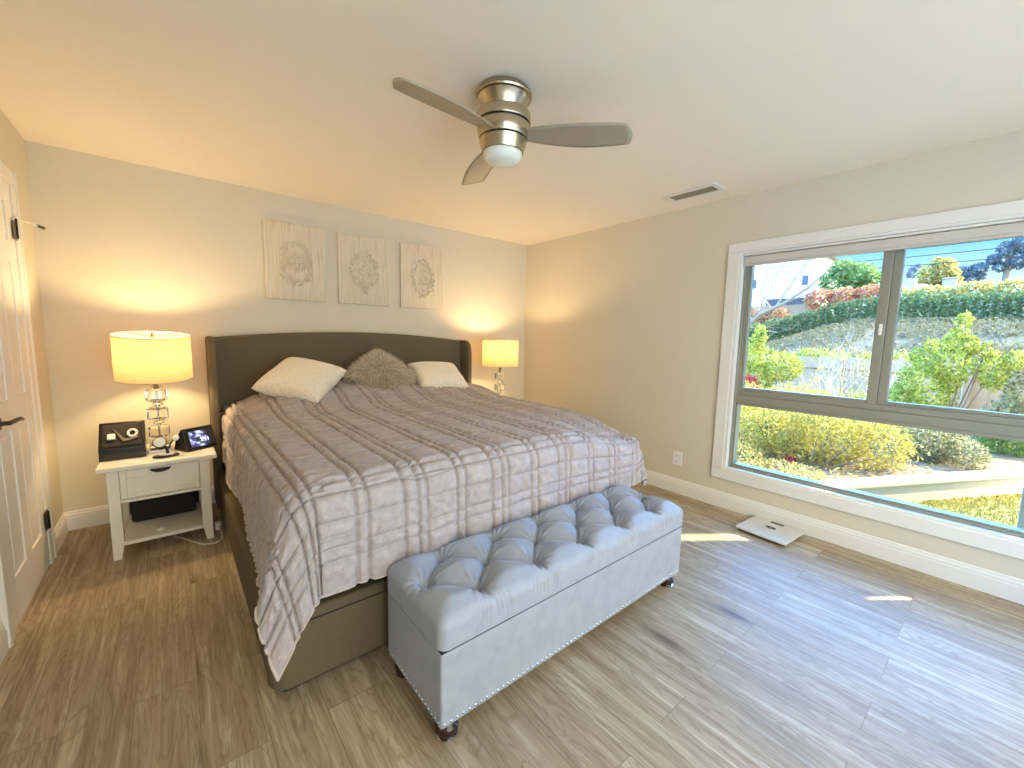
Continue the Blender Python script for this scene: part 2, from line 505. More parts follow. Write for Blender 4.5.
# ------------------------------------------------------------------ helpers: meshes
class MB:
    def __init__(self):
        self.v, self.f = [], []

    def add(self, vs, fs, mat=None):
        o = len(self.v)
        self.v += [tuple(mat @ Vector(q)) if mat is not None else tuple(q) for q in vs]
        self.f += [tuple(i + o for i in f) for f in fs]
        return self

    def box(self, x0, x1, y0, y1, z0, z1, mat=None):
        vs = [(x, y, z) for z in (z0, z1) for y in (y0, y1) for x in (x0, x1)]
        return self.add(vs, [(0, 2, 3, 1), (4, 5, 7, 6), (0, 1, 5, 4), (2, 6, 7, 3), (0, 4, 6, 2), (1, 3, 7, 5)], mat)

    def lathe(self, prof, seg=32, c=(0, 0, 0), mat=None, caps=True, phase=0.0):
        vs, fs = [], []
        n = len(prof)
        for r, z in prof:
            for k in range(seg):
                a = 2 * PI * k / seg + phase
                vs.append((c[0] + r * math.cos(a), c[1] + r * math.sin(a), c[2] + z))
        for i in range(n - 1):
            for k in range(seg):
                k2 = (k + 1) % seg
                fs.append((i * seg + k, i * seg + k2, (i + 1) * seg + k2, (i + 1) * seg + k))
        if caps:
            fs.append(tuple(range(seg))[::-1])
            fs.append(tuple((n - 1) * seg + k for k in range(seg)))
        return self.add(vs, fs, mat)

    def tube(self, pts, rad, seg=8, closed=False):
        pts = [Vector(p) for p in pts]
        n = len(pts)
        rs = rad if isinstance(rad, (list, tuple)) else [rad] * n
        vs, fs = [], []
        up = Vector((0, 0, 1))
        prev = None
        for i, p in enumerate(pts):
            a = pts[(i - 1) % n] if (closed or i > 0) else p
            b = pts[(i + 1) % n] if (closed or i < n - 1) else p
            t = (b - a)
            t = t.normalized() if t.length > 1e-9 else up
            ref = prev if prev is not None else (Vector((1, 0, 0)) if abs(t.z) > 0.9 else up)
            s = ref - t * ref.dot(t)
            if s.length < 1e-6:
                s = Vector((0, 1, 0)) - t * t.y
            s.normalize()
            prev = s
            q = t.cross(s)
            for k in range(seg):
                an = 2 * PI * k / seg
                vs.append(p + (s * math.cos(an) + q * math.sin(an)) * rs[i])
        m = n if closed else n - 1
        for i in range(m):
            j = (i + 1) % n
            for k in range(seg):
                k2 = (k + 1) % seg
                fs.append((i * seg + k, i * seg + k2, j * seg + k2, j * seg + k))
        if not closed:
            fs.append(tuple(range(seg))[::-1])
            fs.append(tuple((n - 1) * seg + k for k in range(seg)))
        return self.add(vs, fs)

    def prism(self, poly, axis, a0, a1):
        """polygon (2-D) extruded along axis 0/1/2"""
        def mk(p, a):
            return (a, p[0], p[1]) if axis == 0 else ((p[0], a, p[1]) if axis == 1 else (p[0], p[1], a))
        n = len(poly)
        vs = [mk(p, a0) for p in poly] + [mk(p, a1) for p in poly]
        fs = [tuple(range(n))[::-1], tuple(range(n, 2 * n))]
        fs += [(i, (i + 1) % n, n + (i + 1) % n, n + i) for i in range(n)]
        return self.add(vs, fs)

    def grid(self, P, closed_u=False):
        """P: array [nu][nv][3]"""
        nu, nv = P.shape[:2]
        vs = P.reshape(-1, 3).tolist()
        fs = [(i * nv + j, (i + 1) * nv + j, (i + 1) * nv + j + 1, i * nv + j + 1) for i in range(nu - 1) for j in range(nv - 1)]
        return self.add(vs, fs)

    def build(self, name, mat, parent=None, bevel=0, seg=2, smooth=False, solid=0, subsurf=0, angle=35, loc=None, fix=True):
        me = bpy.data.meshes.new(name)
        off = Vector(loc) if loc is not None else (parent.location if parent is not None and parent.parent is None else Vector((0, 0, 0)))
        if parent is not None and parent.parent is not None:
            off = parent.parent.location + parent.location
        me.from_pydata([(q[0] - off[0], q[1] - off[1], q[2] - off[2]) for q in self.v], [], self.f)
        if fix:
            bm = bmesh.new(); bm.from_mesh(me)
            bmesh.ops.recalc_face_normals(bm, faces=bm.faces)
            bm.to_mesh(me); bm.free()
        me.materials.append(mat)
        o = bpy.data.objects.new(name, me)
        COL.objects.link(o)
        if parent is not None:
            o.parent = parent
        elif loc is not None:
            o.location = loc
        if bevel:
            b = o.modifiers.new('bevel', 'BEVEL'); b.width = bevel; b.segments = seg; b.limit_method = 'ANGLE'; b.angle_limit = math.radians(40)
        if solid:
            s = o.modifiers.new('solid', 'SOLIDIFY'); s.thickness = solid; s.offset = -1
        if subsurf:
            s = o.modifiers.new('sub', 'SUBSURF'); s.levels = subsurf; s.render_levels = subsurf
        if smooth or bevel:
            for p in me.polygons:
                p.use_smooth = True
            if hasattr(me, 'set_sharp_from_angle') and not subsurf:
                me.set_sharp_from_angle(angle=math.radians(angle))
        return o


def B(name, x0, x1, y0, y1, z0, z1, mat, parent=None, bevel=0.003, **kw):
    return MB().box(x0, x1, y0, y1, z0, z1).build(name, mat, parent, bevel=bevel, **kw)


def empty(name, loc, label=None, cat=None, group=None):
    o = bpy.data.objects.new(name, None)
    o.location = loc
    o.empty_display_size = 0.1
    COL.objects.link(o)
    return tag(o, label, cat, group)


def tag(o, label=None, cat=None, group=None, kind=None):
    if label: o['label'] = label
    if cat: o['category'] = cat
    if group: o['group'] = group
    if kind: o['kind'] = kind
    return o


def structure(o, label, cat):
    return tag(o, label, cat, kind='structure')


def copy_tree(o, parent=None):
    c = o.copy()
    COL.objects.link(c)
    c.parent = parent
    for ch in list(o.children):
        copy_tree(ch, c)
    return c


def vnoise(x, y, seed=0):
    """smooth value noise on arrays, 0..1"""
    xi, yi = np.floor(x).astype(np.int64), np.floor(y).astype(np.int64)
    xf, yf = x - xi, y - yi
    u, w = xf * xf * (3 - 2 * xf), yf * yf * (3 - 2 * yf)

    def h(a, b):
        n = (a * 374761393 + b * 668265263 + seed * 974634777) & 0x7fffffff
        n = ((n ^ (n >> 13)) * 1274126177) & 0x7fffffff
        return ((n ^ (n >> 16)) & 0xffff) / 65535.0
    a, b, c, d = h(xi, yi), h(xi + 1, yi), h(xi, yi + 1), h(xi + 1, yi + 1)
    return (a * (1 - u) + b * u) * (1 - w) + (c * (1 - u) + d * u) * w


def grid_normals(P):
    du = np.gradient(P, axis=0)
    dv = np.gradient(P, axis=1)
    n = np.cross(du, dv)
    n /= np.maximum(np.linalg.norm(n, axis=2, keepdims=True), 1e-9)
    return n


def fast_quads(name, V, mat, parent=None, base=(0, 0, 0)):
    """V: [n,4,3] separate quads"""
    n = len(V)
    me = bpy.data.meshes.new(name)
    me.vertices.add(n * 4)
    me.vertices.foreach_set('co', (V - np.array(base)).astype(np.float32).reshape(-1))
    me.loops.add(n * 4)
    me.loops.foreach_set('vertex_index', np.arange(n * 4, dtype=np.int32))
    me.polygons.add(n)
    me.polygons.foreach_set('loop_start', np.arange(0, n * 4, 4, dtype=np.int32))
    me.update(calc_edges=True)
    me.materials.append(mat)
    o = bpy.data.objects.new(name, me)
    COL.objects.link(o)
    if parent is not None:
        o.parent = parent
    else:
        o.location = base
    return o


def leaf_quads(C, size, aspect=0.55, updir=0.3, outward=None):
    """rhombic leaves at centres C"""
    n = len(C)
    d = rng.normal(size=(n, 3))
    d[:, 2] += updir
    if outward is not None:
        d += outward * 0.8
    d /= np.linalg.norm(d, axis=1, keepdims=True)
    s = rng.normal(size=(n, 3))
    s -= d * np.sum(s * d, axis=1, keepdims=True)
    s /= np.linalg.norm(s, axis=1, keepdims=True)
    L = size * rng.uniform(0.6, 1.4, size=(n, 1))
    a = C - d * L * 0.5
    t = C + d * L * 0.5
    l = C - s * L * aspect * 0.5
    r = C + s * L * aspect * 0.5
    return np.stack([a, l, t, r], axis=1)


def lobes_points(lobes, n):
    """points in the outer part of several ellipsoids (cx,cy,cz,rx,ry,rz)"""
    lobes = np.array(lobes, float)
    w = lobes[:, 3] * lobes[:, 4] + lobes[:, 5] * lobes[:, 3] + lobes[:, 4] * lobes[:, 5]
    k = rng.choice(len(lobes), size=n, p=w / w.sum())
    d = rng.normal(size=(n, 3))
    d /= np.linalg.norm(d, axis=1, keepdims=True)
    r = rng.uniform(0.35, 1.0, size=(n, 1)) ** 0.5
    return lobes[k, :3] + d * r * lobes[k, 3:], d


def branches(mb, p, d, length, rad, depth, spread=0.6, kids=3, up=0.15):
    p, d = Vector(p), Vector(d).normalized()
    pts, rs = [p.copy()], [rad]
    for i in range(4):
        d = (d + Vector(rng.normal(size=3)) * 0.13 + Vector((0, 0, up * 0.3))).normalized()
        p = p + d * length / 4
        pts.append(p.copy()); rs.append(rad * (1 - 0.14 * (i + 1)))
    mb.tube(pts, rs, 5 if rad > 0.01 else 3)
    if depth > 0:
        for k in range(kids):
            q = pts[random.choice((2, 3, 4, 4))]
            nd = (d + Vector(rng.normal(size=3)) * spread + Vector((0, 0, up))).normalized()
            branches(mb, q, nd, length * random.uniform(0.55, 0.8), rs[-1] * 0.7, depth - 1, spread, kids, up)


def shrub(name, base, lobes, n, size, mat, label, cat, stems=4, stem_r=0.012, group=None, aspect=0.55, bark='bark'):
    root = empty(name, base, label, cat, group)
    C, out = lobes_points(lobes, n)
    fast_quads('foliage', leaf_quads(C, size, aspect, 0.3, out), M[mat], root, base)
    if stems:
        mb = MB()
        for _ in range(stems):
            k = lobes[random.randrange(len(lobes))]
            top = Vector(k[:3])
            b = Vector(base) + Vector((random.uniform(-.05, .05), random.uniform(-.05, .05), -0.03))
            mid = b.lerp(top, 0.5) + Vector(rng.normal(size=3)) * 0.06
            mb.tube([b, b.lerp(mid, .5), mid, top], [stem_r, stem_r * .85, stem_r * .7, stem_r * .4], 6)
        mb.build('stem', M[bark], root, smooth=True)
    return root


# ------------------------------------------------------------------ room shell
W, H, F = ROOM_W, ROOM_H, ROOM_F
T = 0.14
structure(MB().box(-W - T, T, F - T, T, -0.12, 0).build('floor', M['floor']), 'grey brown oak plank floor of the bedroom', 'floor')
structure(MB().box(-W - T, T, F - T, T, H, H + 0.15).build('ceiling', M['ceiling_paint']), 'flat cream white ceiling above the bedroom', 'ceiling')
structure(MB().box(-W - T, T, 0, T, 0, H).build('wall_back', M['wall_paint']), 'beige wall behind the headboard with three panels', 'wall')
m = MB()
m.box(0, T, F, WY0, 0, H); m.box(0, T, WY1, 0, 0, H); m.box(0, T, WY0, WY1, 0, WZ0); m.box(0, T, WY0, WY1, WZ1, H)
structure(m.build('wall_right', M['wall_paint']), 'beige wall around the large garden window', 'wall')
structure(MB().box(-W - T, -W, F, 0, 0, H).build('wall_left', M['wall_paint']), 'beige wall holding the white panelled door', 'wall')
m = MB()
m.box(-W - T, FX0, F - T, F, 0, H); m.box(FX1, T, F - T, F, 0, H); m.box(FX0, FX1, F - T, F, 0, FZ0); m.box(FX0, FX1, F - T, F, FZ1, H)
structure(m.build('wall_front', M['wall_paint']), 'wall opposite the headboard with an added fill window', 'wall')

# baseboards: tall flat board, a step, a small ogee cap
BP = [(0, 0), (0.015, 0), (0.015, 0.086), (0.012, 0.090), (0.012, 0.104), (0.008, 0.112), (0.006, 0.124), (0, 0.128)]
o = MB().prism([(-a, z) for a, z in BP], 1, -0.005, 0).build('baseboard_back', M['white_trim'])
bpy.data.objects.remove(o)
structure(MB().prism([(-a, z) for a, z in BP], 0, -W, 0).build('baseboard_back', M['white_trim']), 'white moulded baseboard along the headboard wall', 'baseboard')
structure(MB().prism([(-a, z) for a, z in BP], 1, F, 0).build('baseboard_right', M['white_trim']), 'white moulded baseboard under the garden window', 'baseboard')
structure(MB().prism([(-W + a, z) for a, z in BP], 1, -0.425, 0).build('baseboard_left', M['white_trim']), 'short white baseboard between door casing and corner', 'baseboard')
structure(MB().prism([(-W + a, z) for a, z in BP], 1, F, -1.325).build('baseboard_left', M['white_trim']), 'white baseboard on the latch side of the door', 'baseboard')
structure(MB().prism([(F + a, z) for a, z in BP], 0, -W, 0).build('baseboard_front', M['white_trim']), 'white baseboard along the wall opposite the bed', 'baseboard')

# ------------------------------------------------------------------ garden window
win = structure(empty('window_1', (0, (WY0 + WY1) / 2, WZ0)), 'large white framed window looking onto the garden', 'window')
CY0, CY1, CZ0, CZ1 = -4.275, -2.3865, 0.2377, 2.0875
cw = 0.084
m = MB()
for (a, b, c2, d2) in ((CY0, CY1, CZ1 - cw + .014, CZ1), (CY0, CY1, CZ0, CZ0 + cw), (CY1 - cw, CY1, CZ0 + cw, CZ1 - cw + .014), (CY0, CY0 + cw, CZ0 + cw, CZ1 - cw + .014)):
    m.box(-0.018, 0.0, a, b, c2, d2)
m.build('casing', M['white_trim'], win, bevel=0.004)
m = MB()                                                    # white jamb liner inside the opening
JY0, JY1, JZ0, JZ1 = WY0, WY1, WZ0, WZ1
m.box(-0.010, 0.13, JY1 - 0.004, JY1 + 0.018, JZ0 - .016, JZ1 + .016); m.box(-0.010, 0.13, JY0 - 0.018, JY0 + 0.004, JZ0 - .016, JZ1 + .016)
m.box(-0.010, 0.13, JY0, JY1, JZ1 - 0.004, JZ1 + 0.018); m.box(-0.010, 0.13, JY0, JY1, JZ0 - 0.018, JZ0 + 0.004)
m.build('jamb_liner', M['white_trim'], win, bevel=0.002)
m = MB()                                                    # outer vinyl frame
fy1, fy0, fz0, fz1 = JY1 - 0.004, JY0 + 0.004, JZ0 + 0.004, JZ1 - 0.004
m.box(0.05, 0.12, fy1 - 0.028, fy1, fz0 + .028, fz1 - .03); m.box(0.05, 0.12, fy0, fy0 + 0.028, fz0 + .028, fz1 - .03)
m.box(0.05, 0.12, fy0, fy1, fz1 - 0.03, fz1); m.box(0.05, 0.12, fy0, fy1, fz0, fz0 + 0.028)
m.box(0.035, 0.06, fy0, fy1, fz0, fz0 + 0.014); m.box(0.035, 0.06, fy1 - 0.014, fy1, fz0 + .014, fz1)
m.build('frame', M['vinyl_frame'], win, bevel=0.003)
m = MB()                                                    # rail between the upper sliders and the fixed lower light
m.box(0.045, 0.12, fy0, fy1, 0.868, 0.925); m.box(0.055, 0.12, fy0, fy1, 0.925, 0.962); m.box(0.05, 0.12, fy0, fy1, 0.845, 0.868)
m.build('meeting_rail', M['vinyl_frame'], win, bevel=0.004)
m = MB()
m.box(0.055, 0.10, -3.345, -3.295, 0.962, fz1 - .03); m.box(0.07, 0.12, -3.39, -3.345, 0.962, fz1 - .03)
mul = m.build('mullion', M['vinyl_frame'], win, bevel=0.004)
MB().box(0.045, 0.058, -3.332, -3.314, 1.40, 1.47).build('sash_latch', M['white_plastic'], mul, bevel=0.004)
m = MB()
ya, yb = -3.295, fy1 - 0.028
m.box(0.058, 0.10, yb - 0.022, yb, 0.962, fz1 - .03); m.box(0.058, 0.10, ya, yb - .022, 0.962, 0.985); m.box(0.058, 0.10, ya, yb - .022, fz1 - 0.052, fz1 - .03)
m.build('sliding_sash', M['vinyl_frame'], win, bevel=0.003)
m = MB()
ya2, yb2 = fy0 + 0.028, -3.39
m.box(0.08, 0.12, ya2, ya2 + 0.022, 0.962, fz1 - .03); m.box(0.08, 0.12, ya2 + .022, yb2, 0.962, 0.985); m.box(0.08, 0.12, ya2 + .022, yb2, fz1 - 0.052, fz1 - .03)
m.build('fixed_sash', M['vinyl_frame'], win, bevel=0.003)
MB().box(0.078, 0.082, ya, yb - .02, 0.984, fz1 - .05).build('pane', M['pane'], win)
MB().box(0.098, 0.102, ya2 + .02, yb2, 0.984, fz1 - .05).build('pane', M['pane'], win)
MB().box(0.088, 0.092, fy0 + .026, fy1 - .026, fz0 + .026, 0.846).build('pane', M['pane'], win)

sh = empty('roller_shade', (0.02, (WY0 + WY1) / 2, 1.92), 'cream fabric window shade drawn up to the top of the window', 'window shade')
B('headrail', -0.004, 0.040, WY0 + .006, WY1 - .006, 1.985, 1.999, M['white_trim'], sh)
B('shade_fabric', 0.008, 0.034, WY0 + .008, WY1 - .008, 1.926, 1.981, M['window_shade_cloth'], sh, bevel=0.006)
B('bottom_rail', 0.005, 0.037, WY0 + .008, WY1 - .008, 1.912, 1.926, M['window_shade_cloth'], sh)

# unseen window added behind the camera to let in fill light
w2 = structure(empty('fill_window', ((FX0 + FX1) / 2, F, FZ0)), 'wide window added opposite the headboard for fill light', 'window')
m = MB()
for (a, b, c2, d2) in ((FX0 - .08, FX1 + .08, FZ1, FZ1 + .08), (FX0 - .08, FX1 + .08, FZ0 - .08, FZ0), (FX0 - .08, FX0, FZ0, FZ1), (FX1, FX1 + .08, FZ0, FZ1)):
    m.box(a, b, F, F + .018, c2, d2)
m.build('casing', M['white_trim'], w2, bevel=0.004)
m = MB()
for (a, b, c2, d2) in ((FX0, FX1, FZ1 - .05, FZ1), (FX0, FX1, FZ0, FZ0 + .05), (FX0, FX0 + .05, FZ0, FZ1), (FX1 - .05, FX1, FZ0, FZ1), ((FX0 + FX1) / 2 - .03, (FX0 + FX1) / 2 + .03, FZ0, FZ1)):
    m.box(a, b, F - .10, F - .04, c2, d2)
m.build('frame', M['vinyl_frame'], w2, bevel=0.003)
MB().box(FX0 + .05, FX1 - .05, F - .072, F - .068, FZ0 + .05, FZ1 - .05).build('pane', M['pane'], w2)

# ------------------------------------------------------------------ door in the left wall
DX = -W
door = structure(empty('door_1', (DX, -0.88, 0)), 'white six panel door with dark hinges and lever', 'door')
m = MB()
m.box(DX, DX + .018, -0.52, -0.425, 0, 2.06); m.box(DX, DX + .018, -1.325, -1.24, 0, 2.06); m.box(DX, DX + .018, -1.325, -0.425, 2.06, 2.14)
m.box(DX, DX + .024, -0.445, -0.423, 0, 2.142); m.box(DX, DX + .024, -1.327, -1.305, 0, 2.142)
m.build('casing', M['white_trim'], door, bevel=0.004)
m = MB()
m.box(DX, DX + .003, -1.238, -0.522, 0.012, 2.055)
ys = [(-0.522, -0.632), (-0.825, -0.935), (-1.128, -1.238)]
zs = [(0.012, 0.22), (0.86, 1.00), (1.66, 1.76), (1.955, 2.055)]
for a, b in ys: m.box(DX, DX + .012, b, a, 0.012, 2.055)
for a, b in zs:
    m.box(DX, DX + .012, -0.825, -0.632, a, b); m.box(DX, DX + .012, -1.128, -0.935, a, b)
slab = m.build('door_slab', M['door_paint'], door, bevel=0.003)
for (ya_, yb_) in ((-0.825, -0.632), (-1.128, -0.935)):
    for (za_, zb_) in ((0.22, 0.86), (1.00, 1.66), (1.76, 1.955)):
        i = 0.022
        MB().prism([(ya_ + i, za_ + i), (yb_ - i, za_ + i), (yb_ - i, zb_ - i), (ya_ + i, zb_ - i)], 0, DX + .002, DX + .010).build('door_panel', M['door_paint'], slab, bevel=0.006)
for z0 in (0.215, 1.79):
    h_ = B('hinge', DX + .018, DX + .022, -0.568, -0.508, z0 if z0 < 1 else z0 - .01, z0 + (.105 if z0 < 1 else .085), M['dark_bronze' if z0 < 1 else 'brass_dark'], door, bevel=0.001)
    MB().tube([(DX + .024, -0.522, z0), (DX + .024, -0.522, z0 + .1)], 0.0045, 8).build('hinge_pin', M['dark_bronze'], h_, smooth=True)
stp = MB().tube([(DX + .02, -0.52, 1.885), (DX + .05, -0.42, 1.895), (DX + .07, -0.35, 1.895)], 0.004, 8).build('door_stop', M['pale_ceramic'], door, smooth=True)
MB().tube([(DX + .07, -0.35, 1.895), (DX + .085, -0.30, 1.895)], 0.008, 10).build('rubber_tip', M['black_plastic'], stp, smooth=True)
lev = MB().tube([(DX + .012, -1.17, 0.925), (DX + .03, -1.17, 0.925)], 0.027, 18).build('rosette', M['dark_bronze'], door, smooth=True)
MB().tube([(DX + .02, -1.17, 0.925), (DX + .055, -1.168, 0.925), (DX + .06, -1.12, 0.926), (DX + .06, -1.03, 0.922), (DX + .058, -0.985, 0.912)], [.010, .010, .010, .009, .007], 10).build('lever_handle', M['dark_bronze'], lev, smooth=True)

# ------------------------------------------------------------------ vent, outlet
vt = empty('ceiling_vent', (-0.312, -2.226, H), 'white ceiling air vent with dark slats', 'vent')
m = MB()
vx0, vx1, vy0, vy1 = -0.405, -0.220, -2.428, -2.024
m.box(vx0, -0.366, vy0, vy1, H - .008, H); m.box(-0.254, vx1, vy0, vy1, H - .008, H)
m.box(-0.366, -0.254, vy0, -2.392, H - .008, H); m.box(-0.366, -0.254, -2.06, vy1, H - .008, H)
m.build('frame', M['white_trim'], vt, bevel=0.003)
MB().box(-0.366, -0.254, -2.392, -2.06, H - .002, H - .0005).build('duct_opening', M['vent_dark'], vt)
m = MB()
for k in range(7):
    x = -0.358 + k * 0.0162
    m.add([(x, -2.392, H - .008), (x + .012, -2.392, H - .002), (x + .012, -2.06, H - .002), (x, -2.06, H - .008),
           (x + .002, -2.392, H - .009), (x + .014, -2.392, H - .003), (x + .014, -2.06, H - .003), (x + .002, -2.06, H - .009)],
          [(0, 1, 2, 3), (4, 7, 6, 5), (0, 3, 7, 4), (1, 5, 6, 2), (0, 4, 5, 1), (3, 2, 6, 7)])
m.build('slat', M['vent_dark'], vt)
ol = empty('wall_outlet', (0, -2.083, 0.308), 'white power outlet on the wall beside the garden window', 'outlet')
B('cover_plate', -0.006, 0, -2.125, -2.041, 0.248, 0.369, M['white_plastic'], ol, bevel=0.002)
for z in (0.284, 0.333):
    r_ = B('receptacle', -0.008, -0.005, -2.100, -2.066, z - .016, z + .016, M['white_plastic'], ol, bevel=0.003)
    m = MB(); m.box(-0.0085, -0.0078, -2.092, -2.089, z - .004, z + .008); m.box(-0.0085, -0.0078, -2.077, -2.074, z - .004, z + .008)
    m.build('slot', M['black_plastic'], r_)

# ------------------------------------------------------------------ bed
bed = empty('bed', (-2.08, -1.2, 0), 'olive grey upholstered king bed with tall wingback headboard', 'bed')
# headboard panel: gently curved top
hx0, hx1 = -3.165, -0.995
top = [(hx0 + (hx1 - hx0) * t, 1.288 + 0.062 * math.sin(PI * t) ** 0.9) for t in np.linspace(0, 1, 33)]
poly = [(hx0, 0.05)] + top + [(hx1, 0.05)]
m = MB().prism(poly, 1, -0.125, -0.025)
m.build('headboard', M['upholstery'], bed, bevel=0.022, seg=4, angle=60)
for s, x0, x1 in ((-1, -3.192, -3.142), (1, -1.018, -0.968)):
    prof = [(-0.025, 0.03), (-0.27, 0.03), (-0.285, 0.4), (-0.285, 1.14), (-0.278, 1.20), (-0.258, 1.255), (-0.225, 1.285), (-0.18, 1.296), (-0.025, 1.296)]
    MB().prism(prof, 0, x0, x1).build('headboard_wing', M['upholstery'], bed, bevel=0.016, seg=4, angle=60)
B('side_rail', -3.180, -3.105, -2.26, -0.12, 0.045, 0.322, M['upholstery'], bed, bevel=0.02, seg=3)
B('side_rail', -1.055, -0.980, -2.26, -0.12, 0.045, 0.322, M['upholstery'], bed, bevel=0.02, seg=3)


def rounded_rail(r=0.07):
    xo0, xo1, yo, yi = -3.182, -0.978, -2.318, -2.225
    pts = [(xo0, yi)]
    for k in range(7):
        a = PI + (PI / 2) * k / 6
        pts.append((xo0 + r + r * math.cos(a), yo + r + r * math.sin(a)))
    for k in range(7):
        a = 1.5 * PI + (PI / 2) * k / 6
        pts.append((xo1 - r + r * math.cos(a), yo + r + r * math.sin(a)))
    pts.append((xo1, yi))
    return pts


fb = MB().prism(rounded_rail(), 2, 0.040, 0.325).build('footboard', M['upholstery'], bed, bevel=0.014, seg=3, angle=50)
m = MB().tube([(x, y, 0.285) for x, y in [(p[0] + (0.0015 if p[0] < -2 else -0.0015), p[1] + .001) for p in rounded_rail()]], 0.0035, 6)
m.build('seam_piping', M['black_cloth'], fb, smooth=True)
m = MB().box(-3.14, -1.02, -2.28, -0.1, 0.012, 0.05)
m.build('plinth', M['black_cloth'], bed, bevel=0.004)
for x in (-3.09, -1.07):
    for y in (-2.2, -0.2):
        MB().lathe([(0.025, 0.0), (0.028, 0.015), (0.028, 0.02)], 16, (x, y, 0)).build('foot', M['black_plastic'], bed, smooth=True)
MB().box(-3.11, -1.05, -2.24, -0.12, 0.20, 0.26).build('slat_deck', M['black_cloth'], bed)
mt = B('mattress', -3.095, -1.065, -2.235, -0.130, 0.262, 0.660, M['black_cloth'], None, bevel=0.05, seg=4)
tag(mt, 'black mattress base showing under the hem of the quilt', 'mattress')

# ------------------------------------------------------------------ quilt: one sheet draped over the mattress
QR = 0.115
qx0, qx1, qy0, qy1 = -3.13 + QR, -0.985 - QR, -2.375 + QR, -0.135
ARC = QR * PI / 2
QS = ARC + 0.285
nu, nv = 540, 490
U = np.linspace(qx0 - QS, qx1 + QS, nu)
Vv = np.linspace(qy0 - QS, qy1, nv)
X, Y = np.meshgrid(U, Vv, indexing='ij')
cxx, cyy = np.clip(X, qx0, qx1), np.clip(Y, qy0, None)
ex, ey = X - cxx, Y - cyy
r = np.hypot(ex, ey)
phi = np.degrees(np.arctan2(np.abs(ey), np.abs(ex) + 1e-9))
corner = (np.abs(ex) > 1e-9) & (np.abs(ey) > 1e-9)
s2 = np.where(corner, np.sin(np.radians(2 * phi)) ** 2, 0)
rightside = X > (qx0 + qx1) / 2
r_eff = r * np.where(rightside, 1 - 0.24 * s2, 1 + 0.04 * s2)
rs = np.maximum(0, r_eff - ARC)
flap = np.where(corner, np.exp(-((phi - np.where(rightside, 52, 25)) / np.where(rightside, 20.0, 35.0)) ** 2), 0)
valley = np.where(corner, np.exp(-((phi - 84) / 7.0) ** 2), 0)
ripple_f = 0.030 * np.sin(X * 13.0 + 2.0 * np.sin(X * 3.1)) * np.where(np.abs(ey) > np.abs(ex), 1, 0)
ripple_s = 0.045 * np.sin(Y * 7.0 + 1.3) * np.where(np.abs(ex) > np.abs(ey), 1, 0)
left_f = np.where(~rightside & ~corner & (np.abs(ex) > 1e-9), np.exp(-(np.maximum(0, Y - qy0) / 0.34) ** 2) * 0.144, 0)
flare = 0.05 + np.where(rightside, 0.15, 0.24) * flap - 0.05 * valley + np.where(corner, 0, ripple_f + ripple_s * (1 - left_f / 0.144)) + left_f
out = np.where(r_eff < ARC, QR * np.sin(np.minimum(r_eff, ARC) / QR), QR + rs * flare)
down = np.where(r_eff < ARC, QR * (1 - np.cos(np.minimum(r_eff, ARC) / QR)), QR + rs * np.sqrt(np.maximum(0.2, 1 - flare ** 2)))
rr = np.maximum(r, 1e-9)
dx, dy = ex / rr, ey / rr
sm = lambda t: np.clip(t, 0, 1) ** 2 * (3 - 2 * np.clip(t, 0, 1))
hump = sm((cyy + 1.0) / 0.5) * (0.115 - 0.045 * sm((cxx + 2.4) / 1.2))
hump *= 1 - 0.16 * np.exp(-((cxx + 2.08) / 0.10) ** 2)
hump *= 1 - 0.95 * np.clip((-2.66 - cxx) / 0.34, 0, 1) ** 1.5
hump *= np.where(r > 0, np.clip(1 - r / 0.5, 0.25, 1), 1)
ztop = 0.800 + hump + 0.010 * (vnoise(X * 2.3, Y * 2.3, 3) - 0.5) + 0.008 * np.sin((cxx - qx0) / (qx1 - qx0) * PI)
sag = 0.115 * sm((cxx + 1.75) / 0.65) * np.clip((-1.62 - cyy) / 0.64, 0, 1) ** 2 * np.clip(1 - r / 0.42, 0.0, 1)
ztop = ztop - sag
P = np.stack([cxx + dx * out, cyy + dy * out, ztop - down], axis=2)
Nn = grid_normals(P)
if Nn[nu // 2, nv // 2, 2] < 0:
    Nn = -Nn


def lines(pattern, a, b):
    o, q, i = [], a, 0
    while q < b:
        q += pattern[i % len(pattern)]
        o.append(q)
        i += 1
    return o


def groove(A, ls, w):
    d = np.full(A.shape, 9.0)
    for q in ls:
        d = np.minimum(d, np.abs(A - q))
    return np.exp(-(d / w) ** 2), d


lx = lines([0.15, 0.045, 0.145, 0.06, 0.04], U[0], U[-1])
ly = lines([0.11, 0.05, 0.10], Vv[0], Vv[-1])
wob = 0.006 * (vnoise(X * 6, Y * 6, 9) - 0.5)
gx, ddx = groove(X + wob, lx, 0.0055)
gy, ddy = groove(Y + wob, ly, 0.0050)
puff = np.minimum(1, np.minimum(ddx, ddy * 1.3) / 0.03)
disp = -0.0180 * gx - 0.0100 * gy + 0.0080 * puff
warp = 1.4 * vnoise(X * 3.2, Y * 3.2, 5)
n_c = vnoise(X * 3.5 + 9, Y * 34 + warp * 2, 11)
crease = np.exp(-((n_c - 0.5) / 0.06) ** 2)
mask = sm((vnoise(X * 2.6, Y * 2.0, 21) - 0.30) / 0.35)
leftb = 0.6 + 1.1 * sm((-2.3 - X) / 0.8)
ontop = np.where(np.abs(ey) > 0.12, 0.15, 1.0)
disp -= 0.0115 * crease * mask * leftb * ontop
hang = np.clip((r - 0.1) / 0.1, 0, 1) * np.where(np.abs(ey) > 1e-9, 1, 0.6)
cr2 = vnoise(X * 30 + 3 * vnoise(X * 9, Y * 9, 2), Y * 26, 31) - 0.5
